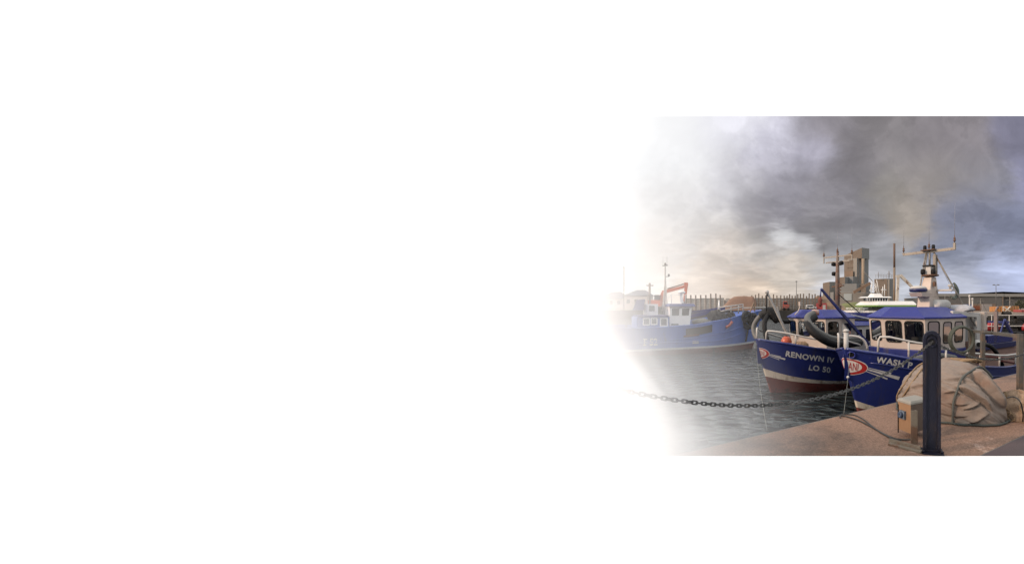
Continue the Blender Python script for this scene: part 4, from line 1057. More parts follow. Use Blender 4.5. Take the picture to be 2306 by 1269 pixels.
building('long pale grey store with light panel below the brown tower', 'shed', 'industrial_shed', 160,
         [('wall', 1882, 1960, 1975, 657, 659, 659, 692, 2, 5, TL, TG), ('panel', 1900, 1918, 1918.5, 661, 660.5, 660.5, 676, .45, .05, mat('pale_blue_sheet', (.34, .38, .38), .7, var=.1), TL, .9)])
def ex2(t):
    mb = MB()
    for px in range(1972, 2014, 6): mb.tube([W(px, 626, .2), W(px, 618, .2)], .05, 5)
    mb.tube([W(1971, 618, .2), W(2012, 618, .2)], .05, 5); mb.tube([W(1971, 622, .2), W(2012, 622, .2)], .04, 5); mb.obj('roof_railing', STEELG, t)
    mb = MB(); mb.tube([W(1978, 626, 0), W(1978, 612, 0)], .09, 6); mb.tube([W(2002, 626, 0), W(2002, 610, 0)], .14, 6); mb.tube([W(1998, 616, 0), W(2006, 616, 0)], .07, 5); mb.obj('vent_pipes', POST, t)
    mb = MB(); 
    for i in range(9): mb.tube([W(1976 + i * 2.2, 640 + (i * 7) % 11, -3), W(1976 + (i * 5) % 19, 686, -3)], .13, 5)
    mb.obj('pipework', POST, t)
building('tan process building with roof railings right of the brown tower', 'shed', 'industrial_shed', 165,
         [('wall', 1969, 1998, 2013, 628, 627, 627, 692, 3, 3, TW, TG), ('pale_column', 1999, 2003, 2004, 628, 628, 628, 690, .3, .3, TL, TL, -.6)], ex2)
# rusty chimney
b = P(2014, 688, 150); t = thing('chimney', 'tall thin rusty steel chimney right of the tower', 'chimney', (b.x, 150, FZ))
MB().tube([(0, 0, -.1), (0, 0, P(2014, 602, 150).z - FZ)], .40, 12).obj('lower_stack', mat('weathered_stack', (.20, .155, .115), .85, var=.25, scale=.5, streak=True), t)
MB().tube([(0, 0, P(2014, 602, 150).z - FZ), (0, 0, P(2014, 548, 150).z - FZ)], .37, 12).obj('upper_stack', mat('rusty_stack', (.13, .085, .065), .9, var=.3, scale=.6), t)
# white jointed crane
b = P(2021, 688, 118); t = thing('jointed_crane', 'off white jointed crane arm bent over behind the radar', 'crane', (b.x, 118, FZ))
K = lambda px, py: Vector((P(px, py, 118).x - b.x, 0, P(px, py, 118).z - FZ))
CRW = mat('dirty_crane_white', (.50, .47, .41), .6, var=.2, scale=.6, rust=(.2, .12, .07), rust_amt=.4, rscale=.8)
MB().beam(K(2019, 690), K(2023, 621), .75, .7, w2=.6, h2=.6).obj('mast_leg', CRW, t)
MB().beam(K(2018, 622), K(2031, 620), .55, .6).obj('knuckle', CRW, t)
MB().beam(K(2028, 620), K(2064, 656), .75, .75, w2=.55, h2=.55).obj('boom', CRW, t)
MB().beam(K(2032, 622), K(2050, 644), .2, .2).obj('hydraulic_ram', POST, t)
# ---- warehouse
b = P(2110, 688, 170); t = thing('warehouse', 'long low grey clad warehouse with shallow pitched roof at right', 'warehouse', (b.x, 170, FZ))
K = lambda px, py, dd=0: Vector((P(px, py, 170).x - b.x, dd, P(px, py, 170).z - FZ))
WC = bpy.data.materials.new('ribbed_cladding'); WC.use_nodes = True; g = NG(WC.node_tree); bb = WC.node_tree.nodes['Principled BSDF']
wv = g.new('ShaderNodeTexWave', bands_direction='X'); wv.inputs['Scale'].default_value = 1.6; g.put(wv.inputs['Vector'], g.new('ShaderNodeTexCoord').outputs['Object'])
nz = g.noise(g.vm('MULTIPLY', g.new('ShaderNodeTexCoord').outputs['Object'], (1, 1, .3)), .25, 6, .6)
g.put(bb.inputs['Base Color'], g.vm('MULTIPLY', (.105, .105, .100), g.xyz(*[g.m('ADD', .72, g.m('ADD', g.m('MULTIPLY', nz, .4), g.m('MULTIPLY', wv.outputs[1], .14)))] * 3))); bb.inputs['Roughness'].default_value = .7
xa, xm, xr = K(2108, 0).x, K(2258, 0).x, K(2420, 0).x; ze, zr = K(0, 661.5).z, K(0, 656.2).z
mb = MB().box(xa, xm - .15, 0, 40, 0, ze - 1.0); mb.box(xm + .15, xr, 1.0, 40, 0, ze - 1.0); mb.obj('wall', WC, t)
mb = MB().box(xa - .3, xm + .2, -.35, -.0, ze - 1.0, ze + .1); mb.box(xm + .21, xr, -.15, .99, ze - 1.05, ze + .05); mb.obj('fascia', mat('pale_fascia', (.22, .22, .205), .7, var=.08), t)
mb = MB().loft([[(xa - .3, y, ze + .12), (xm - 14, y, ze + .15), (xm, y, zr), (xm + 16, y, ze + .2), (xr, y, ze + .12)] for y in (-.3, 40)], smooth=False, caps=False, ringclosed=False); mb.obj('roof', mat('pale_roof_sheet', (.20, .20, .20), .6, var=.06), t)
mb = MB().box(xm - .14, xm + .14, -.3, .3, 0, ze - 1.0); mb.box(xa, xa + .3, -.1, -.005, 0, ze - 1); mb.obj('downpipe', POST, t)
# low stone wall and walled bank before it
b = P(2112, 688, 130); t = tag(MB().box(0, P(2240, 0, 130).x - b.x, -.4, .4, 0, P(0, 684, 130).z - FZ).obj('stone_wall', mat('brown_stone', (.17, .125, .095), .95, var=.45, scale=1.2, bump=.6)), 'brown stone boundary wall below the grey warehouse', 'wall'); t.location = (b.x, 130, FZ)
b = P(2150, 688, 128); t = tag(MB().box(0, P(2168, 0, 128).x - b.x, -.4, .4, 0, P(0, 690, 128).z - FZ).obj('grey_hut', TG), 'small grey hut against the stone wall', 'hut'); t.location = (b.x, 127, FZ)
# containers in the yard
def container(px0, px1, py0, py1, D, colr, label, mname):
    a_, b_ = P(px0, py1, D), P(px1, py0, D); t = thing('skip_container', label, 'container', ((a_.x + b_.x) / 2, D, FZ), 0, 'skips in the far yard')
    w_ = (b_.x - a_.x) / 2; h = b_.z - FZ; mm = mat(mname, colr, .7, var=.25, scale=.8, rust=(.12, .06, .04), rust_amt=.4)
    MB().box(-w_, w_, -1.2, 1.2, .1, h).obj('body', mm, t, bevel=.03)
    mb = MB()
    for i in range(5): x = -w_ + 2 * w_ * i / 4; mb.box(x - .08, x + .08, -1.28, -1.2, .1, h + .03)
    mb.obj('ribs', mm, t)
container(2236, 2258, 690, 701, 72, (.38, .17, .05), 'orange skip below the double lamp post', 'orange_skip_paint')
container(2262, 2284, 689, 702, 74, (.30, .16, .07), 'rusty tan skip right of the orange one', 'tan_skip_paint')
container(2291, 2330, 697, 704, 70, (.30, .06, .06), 'dull red skip at the right edge', 'red_skip_paint')
b = P(2262, 702, 68); t = tag(MB().beam((0, 0, 0), (1.25, 0, -.0), .1, .1).beam((-.1, 0, 0), (1.05, .2, 1.0), .18, .12).beam((-.2, 0, .95), (1.1, 0, .05), .22, .14).beam((-.2, 0, 0), (-.2, 0, 1.0), .1, .1).obj('steel_frame', CRW), 'white angled steel frame in front of the tan skip', 'steel frame'); t.location = (b.x, 68, FZ); 
# bush by the warehouse end
rg = random.Random(8); mb = MB(); b = P(2298, 688, 100)
for i in range(420):
    a = rg.random() * 2 * pi; r = rg.random() ** .5 * 1.5; c = Vector((r * cos(a), r * sin(a) * .6, .6 + 2.0 * rg.random() ** .8 * (1 - (r / 1.6) ** 2))); u = Vector((rg.uniform(-1, 1), rg.uniform(-1, 1), rg.uniform(-1, 1))).normalized() * .16; v = u.cross(Vector((rg.random(), 1, rg.random()))).normalized() * .12
    mb.add([c - u, c + v, c + u, c - v], [(0, 1, 2, 3)])
mb.tube([(0, 0, -.2), (.1, 0, 1.2)], .08, 6)
o = tag(mb.obj('bush', mat('dark_leaves', (.05, .055, .035), .9, var=.4)), 'dark bush in front of the warehouse at the right edge', 'bush'); o.location = (b.x, 100, FZ)
# red cabin, white van, small red loader under the panel wall
b = P(1850, 688, 104)
def vehicle(px, D, w_, h, colr, label, name, cat, cab=True):
    b = P(px, 688, D); t = thing(name, label, cat, (b.x, D, FZ)); mm = mat(name + '_paint_%d' % px, colr, .4, var=.1)
    MB().hexa([(-w_ / 2, -.9, .35), (w_ / 2, -.9, .35), (w_ / 2, .9, .35), (-w_ / 2, .9, .35)], [(-w_ / 2, -.85, h * .62), (w_ / 2, -.85, h * .62), (w_ / 2, .85, h * .62), (-w_ / 2, .85, h * .62)]).obj('body', mm, t, bevel=.06)
    MB().hexa([(-w_ * .48, -.84, h * .625), (w_ * .3, -.84, h * .625), (w_ * .3, .84, h * .625), (-w_ * .48, .84, h * .625)], [(-w_ * .44, -.74, h), (w_ * .16, -.74, h), (w_ * .16, .74, h), (-w_ * .44, .74, h)]).obj('cab', mm, t, bevel=.05)
    MB().box(-w_ * .36, w_ * .18, -.835, -.80, h * .66, h * .9).obj('side_window', GLASS, t)
    for sx in (-.32, .32): 
        for sy in (-.88, .88): MB().lathe([(0, -.1), (.3, -.1), (.33, 0), (.3, .1), (0, .1)], (sx * w_, sy, .33), 14, axis='y').obj('wheel', RUBBER, t)
vehicle(1826, 109.3, 2.6, 1.3, (.6, .6, .6), 'white van parked before the panel wall', 'white_van', 'van')
vehicle(1770, 109.2, 1.6, 2.2, (.30, .07, .05), 'small red tractor parked beside the panel wall', 'red_tractor', 'tractor')
b = P(1850, 688, 109.3); t = thing('site_cabin', 'red site cabin with a pale door behind the blue derrick', 'cabin', (b.x, 109.5, FZ))
MB().box(-1.2, 1.25, -.6, .6, 0, 1.75).obj('wall', mat('faded_red_cabin', (.32, .05, .05), .6, var=.2), t, bevel=.03); MB().box(.25, .95, -.625, -.6, .15, 1.3).obj('door', PALEW, t)
# handrail along the far quay
for (px0, px1) in ((1700, 1835),):
    a_ = P(px0, 690, 108.3); n = 14; mb = MB(); wdt = P(px1, 690, 108.3).x - a_.x
    for i in range(n + 1): mb.tube([(wdt * i / n, 0, -.1), (wdt * i / n, 0, .9)], .04, 5)
    for z in (.5, .9): mb.tube([(0, 0, z), (wdt, 0, z)], .04, 5)
    o = tag(mb.obj('handrail', STEELG), 'thin handrail along the edge of the far quay below the panel wall', 'railing'); o.location = (a_.x, 108.3, FZ)

# ---- orange excavator and faint houses at the left
b = P(1490, 688, 104); t = thing('excavator', 'orange excavator with raised folded arm behind the trawler', 'excavator', (b.x, 112, FZ))
K = lambda px, py: Vector((P(px, py, 112).x - b.x, 0, P(px, py, 112).z - FZ))
EXO = mat('excavator_orange', (.50, .10, .03), .5, var=.15, scale=.6)
MB().beam(K(1484, 688), K(1494, 658), 1.1, 1.0, w2=.8, h2=.85).beam(K(1492, 658), K(1541, 645), .8, .85, w2=.6, h2=.62).obj('boom', EXO, t)
MB().beam(K(1541, 640), K(1549, 640), .7, .9).beam(K(1546, 640), K(1541, 678), .65, .75, w2=.45, h2=.5).obj('stick', EXO, t)
MB().beam(K(1503, 650), K(1540, 639), .28, .28).obj('hydraulic_ram', POST, t)
MB().hexa([K(1541, 690) + Vector((0, d, 0)) for d in (-.5, .5)] + [K(1533, 690) + Vector((0, d, 0)) for d in (.5, -.5)], [K(1543, 678) + Vector((0, d, 0)) for d in (-.5, .5)] + [K(1538, 678) + Vector((0, d, 0)) for d in (.5, -.5)]).obj('bucket', POST, t)
MB().box(K(1462, 0).x, K(1490, 0).x, -1.2, 1.2, .9, K(0, 675).z).obj('upper_body', EXO, t, bevel=.08)
MB().box(K(1460, 0).x, K(1494, 0).x, -1.5, 1.5, .0, .88).obj('tracks', RUBBER, t, bevel=.2)
MB().box(K(1476, 0).x, K(1488, 0).x, -1.26, .0, K(0, 675).z + .01, K(0, 664).z).obj('cab', GLASS, t, bevel=.06)
def house(px0, px1, pe, pr, D, label, wc, rc):
    a_, b_ = P(px0, 688, D), P(px1, 688, D); w_ = b_.x - a_.x; t = thing('house', label, 'house', ((a_.x + b_.x) / 2, D, FZ), 0, 'houses across the harbour')
    ze, zr = P(0, pe, D).z - FZ, P(0, pr, D).z - FZ
    MB().box(-w_ / 2, w_ / 2, 0, 7, 0, ze).obj('wall', wc, t)
    MB().add([(-w_ / 2 - .4, -.4, ze), (w_ / 2 + .4, -.4, ze), (w_ / 2 + .4, 7.4, ze), (-w_ / 2 - .4, 7.4, ze), (-w_ * .1, 3.5, zr), (w_ * .28, 3.5, zr)], [(0, 1, 5, 4), (1, 2, 5), (2, 3, 4, 5), (3, 0, 4), (3, 2, 1, 0)]).obj('roof', rc, t)
    for i in range(3):
        x = -w_ / 2 + w_ * (i + .5) / 3; MB().box(x - .5, x + .5, -.03, .0, ze * .45, ze * .45 + 1.2).obj('window', GLASS, t)
house(1406, 1458, 665, 652, 140, 'pale house with grey hipped roof behind the trawler mast, in the added fog', mat('house_render', (.5, .48, .45), .8, var=.1), mat('slate_roof', (.10, .11, .13), .7, var=.2))
house(1350, 1402, 672, 656, 150, 'house almost lost in the added fog left of the hipped roof one', mat('house_render', (.5, .48, .45), .8, var=.1), mat('slate_roof', (.10, .11, .13), .7, var=.2))
b = P(1463, 690, 60); t = thing('far_mast', 'thin pole with a short crosspiece standing behind the trawler cabin', 'mast', (b.x, 108.6, FZ))
t.location.x = P(1463, 690, 108.6).x; h = P(0, 637, 108.6).z - FZ
MB().tube([(0, 0, -.1), (0, 0, h)], .25, 8).obj('pole', POST, t); MB().beam((-.8, 0, h - .6), (.9, 0, h - .6), .25, .25).obj('crosspiece', POST, t)
b = P(1405, 690, 108.6); t = tag(MB().tube([(0, 0, -.1), (0, 0, P(0, 600, 108.6).z - FZ)], .12, 6).obj('flagpole', POST), 'faint bare flagpole left of the hipped roof house', 'flagpole'); t.location = (b.x, 108.6, FZ)

# ---- white and green workboat moored ahead
b = P(1980, 688, 76); t = thing('crew_vessel', 'white crew vessel with green band and dark bridge windows beyond the moored boats', 'vessel', (b.x, 76, 0))
K = lambda px, py, y=0: Vector((P(px, py, 76).x - b.x, y, P(px, py, 76).z))
VG = mat('vessel_green', (.20, .34, .10), .4, var=.1); VW = mat('vessel_white', (.62, .62, .60), .4, var=.06); VK = mat('vessel_black', (.012, .012, .014), .5)
def deckshape(xl, xr, ybot, ytop, yd, m, name, xl2=None, xr2=None, yd2=None, parent=None):
    xl2 = xl if xl2 is None else xl2; xr2 = xr if xr2 is None else xr2; yd2 = yd if yd2 is None else yd2
    ring = lambda a, c, py, d: [Vector((K(a + (c - a) * f, py).x, yy, K(0, py).z)) for f, yy in ((0, -.25 * d), (.12, -.75 * d), (.3, -d), (1, -d), (1, d), (.3, d), (.12, .75 * d), (0, .25 * d))]
    return MB().loft([ring(xl, xr, ybot, yd), ring(xl2, xr2, ytop, yd2)], 0, False).obj(name, m, parent or t, bevel=.03)
deckshape(1905, 2060, 735, 703, 3.2, VK, 'hull', 1895, 2065, 3.6)
deckshape(1897, 2062, 702.8, 699, 3.6, VW, 'bulwark')
deckshape(1945, 2050, 699, 690, 2.9, VK, 'lower_cabin')
deckshape(1930, 2050, 690, 686.5, 3.3, VG, 'green_band', 1927, 2052)
deckshape(1928, 2052, 686.4, 678, 3.3, VW, 'upper_deck', 1940, 2045, 2.7)
br = deckshape(1946, 1992, 677.8, 670.5, 2.3, GLASS, 'bridge')
for i in range(9): x = K(1946 + i * 5.6, 0).x; MB().box(x - .06, x + .06, -2.33, -2.30, K(0, 677.8).z, K(0, 670.5).z).obj('window_bar', VW, br)
deckshape(1934, 2000, 670.4, 668, 2.6, VW, 'bridge_roof', 1940, 1996, 2.3)
deckshape(1955, 1985, 667.9, 661, 1.2, VW, 'funnel', 1960, 1980, .9)
mb = MB()
for pa, pb in (((1962, 661), (1964, 632)), ((1976, 661), (1970, 640)), ((1962, 650), (1972, 648)), ((1958, 655), (1966, 640)), ((1980, 661), (1974, 630)), ((1986, 668), (1988, 645)), ((1992, 668), (1992, 640)), ((1984, 652), (1996, 652))): mb.tube([K(*pa), K(*pb)], .07, 5)
mb.tube([K(1968 + 6 * cos(a), 646 + 9 * sin(a)) for a in [2 * pi * k / 16 for k in range(16)]], .05, 5, closed=True); mb.obj('mast_frame', VW, t)
deckshape(1985, 2003, 690, 679, 1.6, NAVY, 'blue_crane_base', 1986, 2001)
mb = MB()
for px in range(1900, 1945, 9): mb.tube([K(px, 699, -3.4), K(px, 693, -3.4)], .05, 5)
mb.tube([K(1897, 693, -3.4), K(1945, 693, -3.4)], .05, 5); mb.tube([K(1897, 696, -3.4), K(1945, 696, -3.4)], .04, 5); mb.obj('deck_rail', VW, t)

# ---- the pot barge at the right: dark hull, rails, heaps of pots and nets, red floats
b = P(2260, 688, 38); t = thing('pot_barge', 'dark working barge with long white rails moored at right behind the gantry', 'barge', (b.x, 38, 0), radians(8))
K = lambda px, py, y=0: Vector((P(px, py, 38).x - b.x, y, P(px, py, 38).z))
z1 = K(0, 742).z
MB().loft([[(-6, -2.6, -.5), (8, -2.6, -.5), (8, 3, -.5), (-6, 3, -.5)], [(-6.4, -2.9, z1), (8.4, -2.9, z1), (8.4, 3.2, z1), (-6.4, 3.2, z1)]], smooth=False).obj('hull', VK, t, bevel=.05)
mb = MB()
for i in range(10): mb.tube([(-6 + 1.5 * i, -2.75, z1), (-6 + 1.5 * i, -2.75, z1 + 1.35)], .03, 5)
for z in (.45, 1.3): mb.tube([(-6.1, -2.75, z1 + z), (8, -2.75, z1 + z)], .03, 5)
mb.obj('rail', RAILW, t)
rg = random.Random(11)
POT = mat('pot_frames', (.035, .032, .03), .9, var=.5, scale=5)
def pot_proto():
    mb = MB()
    for x in (-.32, .32): mb.beam((x, -.22, .015), (x, .22, .015), .03, .03)
    for x in (-.32, 0, .32): mb.tube([(x, .22 * cos(a), .31 * sin(a)) for a in arc(0, pi, 9)], .016, 5)
    for a in arc(0, pi, 7): mb.tube([(-.32, .22 * cos(a), .31 * sin(a)), (.32, .22 * cos(a), .31 * sin(a))], .012, 4)
    fr = mb
    net = MB().loft([[(x, .20 * cos(a), .29 * sin(a)) for a in arc(0, pi, 9)] for x in (-.31, .31)], 0, True, ringclosed=False, caps=False)
    t = thing('lobster_pot', 'dark netted lobster pot in the long stacks on the barge at right', 'lobster pot', (0, 0, 0), 0, 'lobster pots stacked on the barge')
    fr.obj('frame', POT, t); net.obj('netting', NETD, t)
    return t
proto = pot_proto(); first = True
Mb = Matrix.Translation((b.x, 38, 0)) @ Matrix.Rotation(radians(8), 4, 'Z')
for row in range(2):
    for i in range(20):
        nlay = 3 + (i * 7 + row) % 3 if i > 5 else 2
        for lay in range(nlay - (1 if row == 0 else 0)):
            if rg.random() < .08: continue
            if first: o = proto; first = False; ch = []
            else:
                o = proto.copy(); COL.objects.link(o)
                for c in proto.children: c2 = c.copy(); COL.objects.link(c2); c2.parent = o
            o.location = Mb @ Vector((-5.6 + .70 * i + rg.uniform(-.05, .05), -1.9 + .6 * row + rg.uniform(-.1, .1), z1 + .32 * lay)); o.rotation_euler = (rg.uniform(-.06, .06), rg.uniform(-.06, .06), radians(8) + rg.uniform(-.2, .2))
def blob(name, c, r, m, label, cat, seed, group=None):
    rg = random.Random(seed); rings = []; mb = MB()
    for i in range(9):
        ph = pi * i / 8; rings.append([(r[0] * sin(ph) * cos(a) * rg.uniform(.8, 1.15), r[1] * sin(ph) * sin(a) * rg.uniform(.8, 1.15), r[2] * (1 - cos(ph)) * rg.uniform(.9, 1.1)) for a in [2 * pi * k / 14 for k in range(14)]])
    o = mb.loft(rings).obj(name, m); o.location = c; return tag(o, label, cat, group)
for k, (px, r_, lb) in enumerate(((2217, .34, 'red bundled sheet, left one of two on the barge deck'), (2231, .40, 'larger red bundled sheet beside the grey davit'), )):
    p = Mb @ Vector(((px - 1732) / 1000 * 35.2 - b.x, -2.45, z1)); blob('red_bundle', p, (r_, .3, .36), RED, lb, 'bundle', 20 + k, 'red bundles on the barge')
p = Mb @ Vector(((2300 - 1732) / 1000 * 35.6 - b.x, -2.5, z1)); blob('red_float', p, (.4, .3, .3), RED, 'red float on the barge at the extreme right edge', 'float', 35)

# clutter of the yard and the far moorings: bare masts, marker poles, stacked boxes
rg = random.Random(4)
for i, (px, yt, yb_, D, lb) in enumerate(((2128, 664, 700, 92, 'thin bare mast left of the lamp post, before the warehouse'), (2208, 672, 702, 88, 'short dark mast between the whip aerials and the lamp post'), (2274, 668, 702, 84, 'thin pale mast right of the double lamp post'), (1716, 672, 700, 106, 'thin mast by the white derrick, before the panel wall'))):
    b = P(px, 688, D); h = P(px, yt, D).z - FZ; t = thing('mast_pole', lb, 'mast', (b.x, D, FZ))
    MB().tube([(0, 0, -.1), (0, 0, h)], [.09, .05], 7).obj('pole', STEELG, t)
    MB().beam((-.7, 0, h * .78), (.7, 0, h * .8), .07, .07).obj('spreader', STEELG, t)
    MB().tube([(0, 0, h * .97), (1.3, .2, 0)], .02, 5).obj('stay_wire', RUBBER, t); MB().tube([(0, 0, h * .97), (-1.3, .2, 0)], .02, 5).obj('stay_wire', RUBBER, t)
FB = [mat('fish_box_blue', (.05, .09, .22), .6, var=.2), mat('fish_box_grey', (.25, .25, .25), .6, var=.2), mat('fish_box_rust', (.24, .09, .05), .6, var=.2)]
for i, (px, D, m_, n, lb) in enumerate(((2122, 96, 1, 3, 'short stack of grey fish boxes at the left end of the stone wall'), (2178, 95, 0, 4, 'stack of blue fish boxes under the whip aerials'), (2198, 97, 2, 3, 'stack of rusty red fish boxes before the stone wall'), (2222, 94, 1, 4, 'stack of grey fish boxes left of the orange skip'))):
    b = P(px, 688, D); t = thing('box_stack', lb, 'box stack', (b.x, D, FZ), rg.uniform(-.3, .3))
    for k in range(n): mb = MB().hexa([(-.85, -.5, .36 * k + .004), (.85, -.5, .36 * k + .004), (.85, .5, .36 * k + .004), (-.85, .5, .36 * k + .004)], [(-.95, -.58, .36 * k + .36), (.95, -.58, .36 * k + .36), (.95, .58, .36 * k + .36), (-.95, .58, .36 * k + .36)]); mb.obj('fish_box', FB[m_], t)

# ------------------------------------------------------------------ the quay: chain post, chains, switch box, covered nets, guard frame
POSTM = mat('chain_post_paint', (.0055, .0065, .016), .55, var=.35, scale=7, bump=.25, bscale=60, spec=.2, rust=(.022, .015, .013), rust_amt=.44, rscale=5, streak=True)
pb = P(2099, 1018, 4.55)
PX, PY = pb.x, 4.56
t = thing('chain_post', 'dark blue steel chain post with rounded top standing on the quay', 'chain post', (PX, PY, QZ), radians(-14))
Wp, Hp, Dp = .172, 1.245, .07
outl = [(-Wp / 2, 0), (Wp / 2, 0)] + [(Wp / 2 * cos(a), Hp - Wp / 2 + Wp / 2 * sin(a)) for a in arc(0, pi, 15)]
r2 = Wp / 2 - .034
inl = [(-r2, .03), (r2, .03)] + [(r2 * cos(a), Hp - Wp / 2 + r2 * sin(a)) for a in arc(0, pi, 15)]
ring = lambda o, y: [(x, y, z) for x, z in o]
mb = MB().loft([ring(inl, .008), ring(inl, Dp / 2), ring(outl, Dp / 2), ring(outl, -Dp / 2), ring(inl, -Dp / 2), ring(inl, -.008)], 0, False)
mb.obj('upright', POSTM, t, bevel=.006)
mb = MB(); hz = Hp - .115
mb.tube([(.044 * cos(a), -.016, hz + .044 * sin(a)) for a in [2 * pi * k / 20 for k in range(20)]], .014, 8, closed=True, mi=0)
mb.add([(.040 * cos(2 * pi * k / 20), -.0095, hz + .040 * sin(2 * pi * k / 20)) for k in range(20)], [tuple(range(20))], 1)
mb.obj('chain_eye', [POSTM, RUBBER], t)
mb = MB().box(-.10, .11, -.10, .10, .0, .012)
for sx in (-.085, .092): mb.lathe([(.018, .014), (.018, .03), (.01, .034)], (sx, -.06, 0), 6)
mb.obj('base_plate', POSTM, t)
CHM = mat('chain_steel', (.035, .036, .036), .6, metal=.1, var=.3, scale=20, rust=(.09, .06, .04), rust_amt=.4, rscale=12)
def chain(name, a, c, sag, label, link=.046, wire=.0047):
    a, c = Vector(a), Vector(c); pts = []
    for i in range(401):
        s = i / 400; p = a.lerp(c, s); p.z -= sag * 4 * s * (1 - s); pts.append(p)
    pitch = link - 2.4 * wire; mb = MB(); acc_ = 0; k = 0; last = pts[0]; nxt = 0
    for i in range(1, 401):
        acc_ += (pts[i] - pts[i - 1]).length
        if acc_ >= nxt:
            d = (pts[i] - pts[i - 1]).normalized(); u = d.cross(Vector((0, 0, 1))).normalized(); v = d.cross(u)
            ang = radians(20) + (pi / 2 if k % 2 else 0) + .25 * sin(k * 1.7)
            s = u * cos(ang) + v * sin(ang); hw = .0102; hl = link / 2 - hw
            path = [pts[i] + d * (hl + hw * cos(q_)) + s * hw * sin(q_) for q_ in arc(-pi / 2, pi / 2, 6)] + [pts[i] + d * (-hl + hw * cos(q_)) + s * hw * sin(q_) for q_ in arc(pi / 2, 3 * pi / 2, 6)]
            mb.tube(path, wire, 6, closed=True); nxt += pitch; k += 1
    o = mb.obj(name, CHM); o.location = (0, 0, 0); return tag(o, label, 'chain')
e0 = Vector((PX, PY - .03, QZ + hz))
chain('barrier_chain', e0 - HV * .02, Vector((-.95, 2.34, 2.80)), .335, 'sagging steel chain from the post out over the water on the left')
chain('barrier_chain', e0 + HV * .03 + Vector((0, .06, 0)), e0 + HV * 3.6 + Vector((0, 0, -.02)), .30, 'steel chain from the post rightward past the guard frame')

# switch box on its angle-iron leg
BOXO = mat('box_front_orange', (.215, .125, .066), .7, var=.15, scale=6, rust=(.22, .12, .06), rust_amt=.4)
BOXS = mat('box_shaded_side', (.10, .072, .055), .85, var=.2, scale=6)  # shade of the box sides put into their colour
BOXL = mat('box_lid_grey', (.21, .20, .175), .7, var=.2, scale=6)
bxp = P(2052, 990, 4.95)
t = thing('switch_box', 'orange power box with shade painted on its sides, grey lid and blue socket on a steel leg', 'electrical box', (bxp.x, 4.98, QZ), 0)
c0 = Vector((0, 0, 0))
K = lambda px, py, D: Vector((P(px, py, D).x - bxp.x, D - 4.98, P(px, py, D).z - QZ))
fl, fr, br = K(2022, 902, 5.16), K(2051, 911, 4.95), K(2090, 903, 5.14)
d1 = br - fr; d1.z = 0; e1 = fl - fr; e1.z = 0; zt, zb_ = K(2051, 912, 4.95).z, K(2051, 976, 4.95).z
pl = [Vector((0, 0, 0)) + fr * 1.0 for _ in range(1)]
F0 = Vector((fr.x, fr.y, 0))
cor = [F0, F0 + e1, F0 + e1 + d1, F0 + d1]
bot = [p + Vector((0, 0, zb_)) for p in cor]; top = [p + Vector((0, 0, zt)) for p in cor]
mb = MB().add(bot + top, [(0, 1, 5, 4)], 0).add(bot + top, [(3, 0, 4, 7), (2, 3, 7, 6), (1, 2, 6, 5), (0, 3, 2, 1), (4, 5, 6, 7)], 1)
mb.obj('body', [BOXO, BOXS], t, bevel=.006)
ctr = sum(cor, Vector()) / 4
lid = [ctr + (p - ctr) * 1.05 for p in cor]
MB().add([p + Vector((0, 0, zt + .003)) for p in lid] + [p + Vector((0, 0, zt + .022)) for p in lid] + [ctr + (p - ctr) * .9 + Vector((0, 0, zt + .04)) for p in cor],
         [(0, 1, 5, 4), (1, 2, 6, 5), (2, 3, 7, 6), (3, 0, 4, 7), (4, 5, 9, 8), (5, 6, 10, 9), (6, 7, 11, 10), (7, 4, 8, 11), (8, 9, 10, 11), (3, 2, 1, 0)]).obj('lid', BOXL, t)
n1_ = e1.normalized(); out_ = Vector((n1_.y, -n1_.x, 0)); out_ = out_ if out_.y < 0 else -out_
sc_ = F0 + e1 * .55 + Vector((0, 0, zt - .13)); mb = MB()
sq = [sc_ + n1_ * a + Vector((0, 0, c)) for a, c in ((-.045, -.045), (.045, -.045), (.045, .045), (-.045, .045))]
mb.hexa(sq, [p + out_ * .03 for p in sq], 0)
rings = [[sc_ + out_ * o + n1_ * r * cos(2 * pi * k / 14) + Vector((0, 0, r * sin(2 * pi * k / 14))) for k in range(14)] for r, o in ((.034, .03), (.034, .06), (.026, .066), (.012, .05))]
mb.loft(rings, 1); mb.obj('socket', [mat('socket_blue_grey', (.10, .13, .17), .5, var=.4, scale=30), mat('socket_dark', (.03, .05, .09), .5, var=.3)], t)
st = [sc_ + n1_ * (e1.length * .40) + Vector((0, 0, c)) + out_ * .004 for c in (.10, -.23)]
MB().beam(st[0], st[1], .008, .012).obj('hinge_rod', RUBBER, t)
lg0, lg1 = K(2064, 1008, 4.71), K(2064, 906, 4.88)
LEG = mat('leg_steel', (.155, .135, .105), .75, metal=.1, var=.25, scale=8, rust=(.12, .07, .045), rust_amt=.45)
mb = MB().beam((lg0.x, -.19, .012), (lg0.x, -.19, zt - .02), .07, .012, 0, up=(0, 1, 0)); mb.beam((lg0.x + .034, -.155, .012), (lg0.x + .034, -.155, zt - .03), .012, .07, 0, up=(0, 1, 0)); mb.obj('leg', LEG, t)
a_, b_ = K(2004, 1001, 4.80), K(2076, 1020, 4.53); a_.z = b_.z = .012
mb = MB().beam(a_, b_, .07, .02); mb.beam(a_ + Vector((.0, .04, .02)), b_ + Vector((0, .04, .02)), .01, .05); mb.obj('foot_bar', LEG, t)

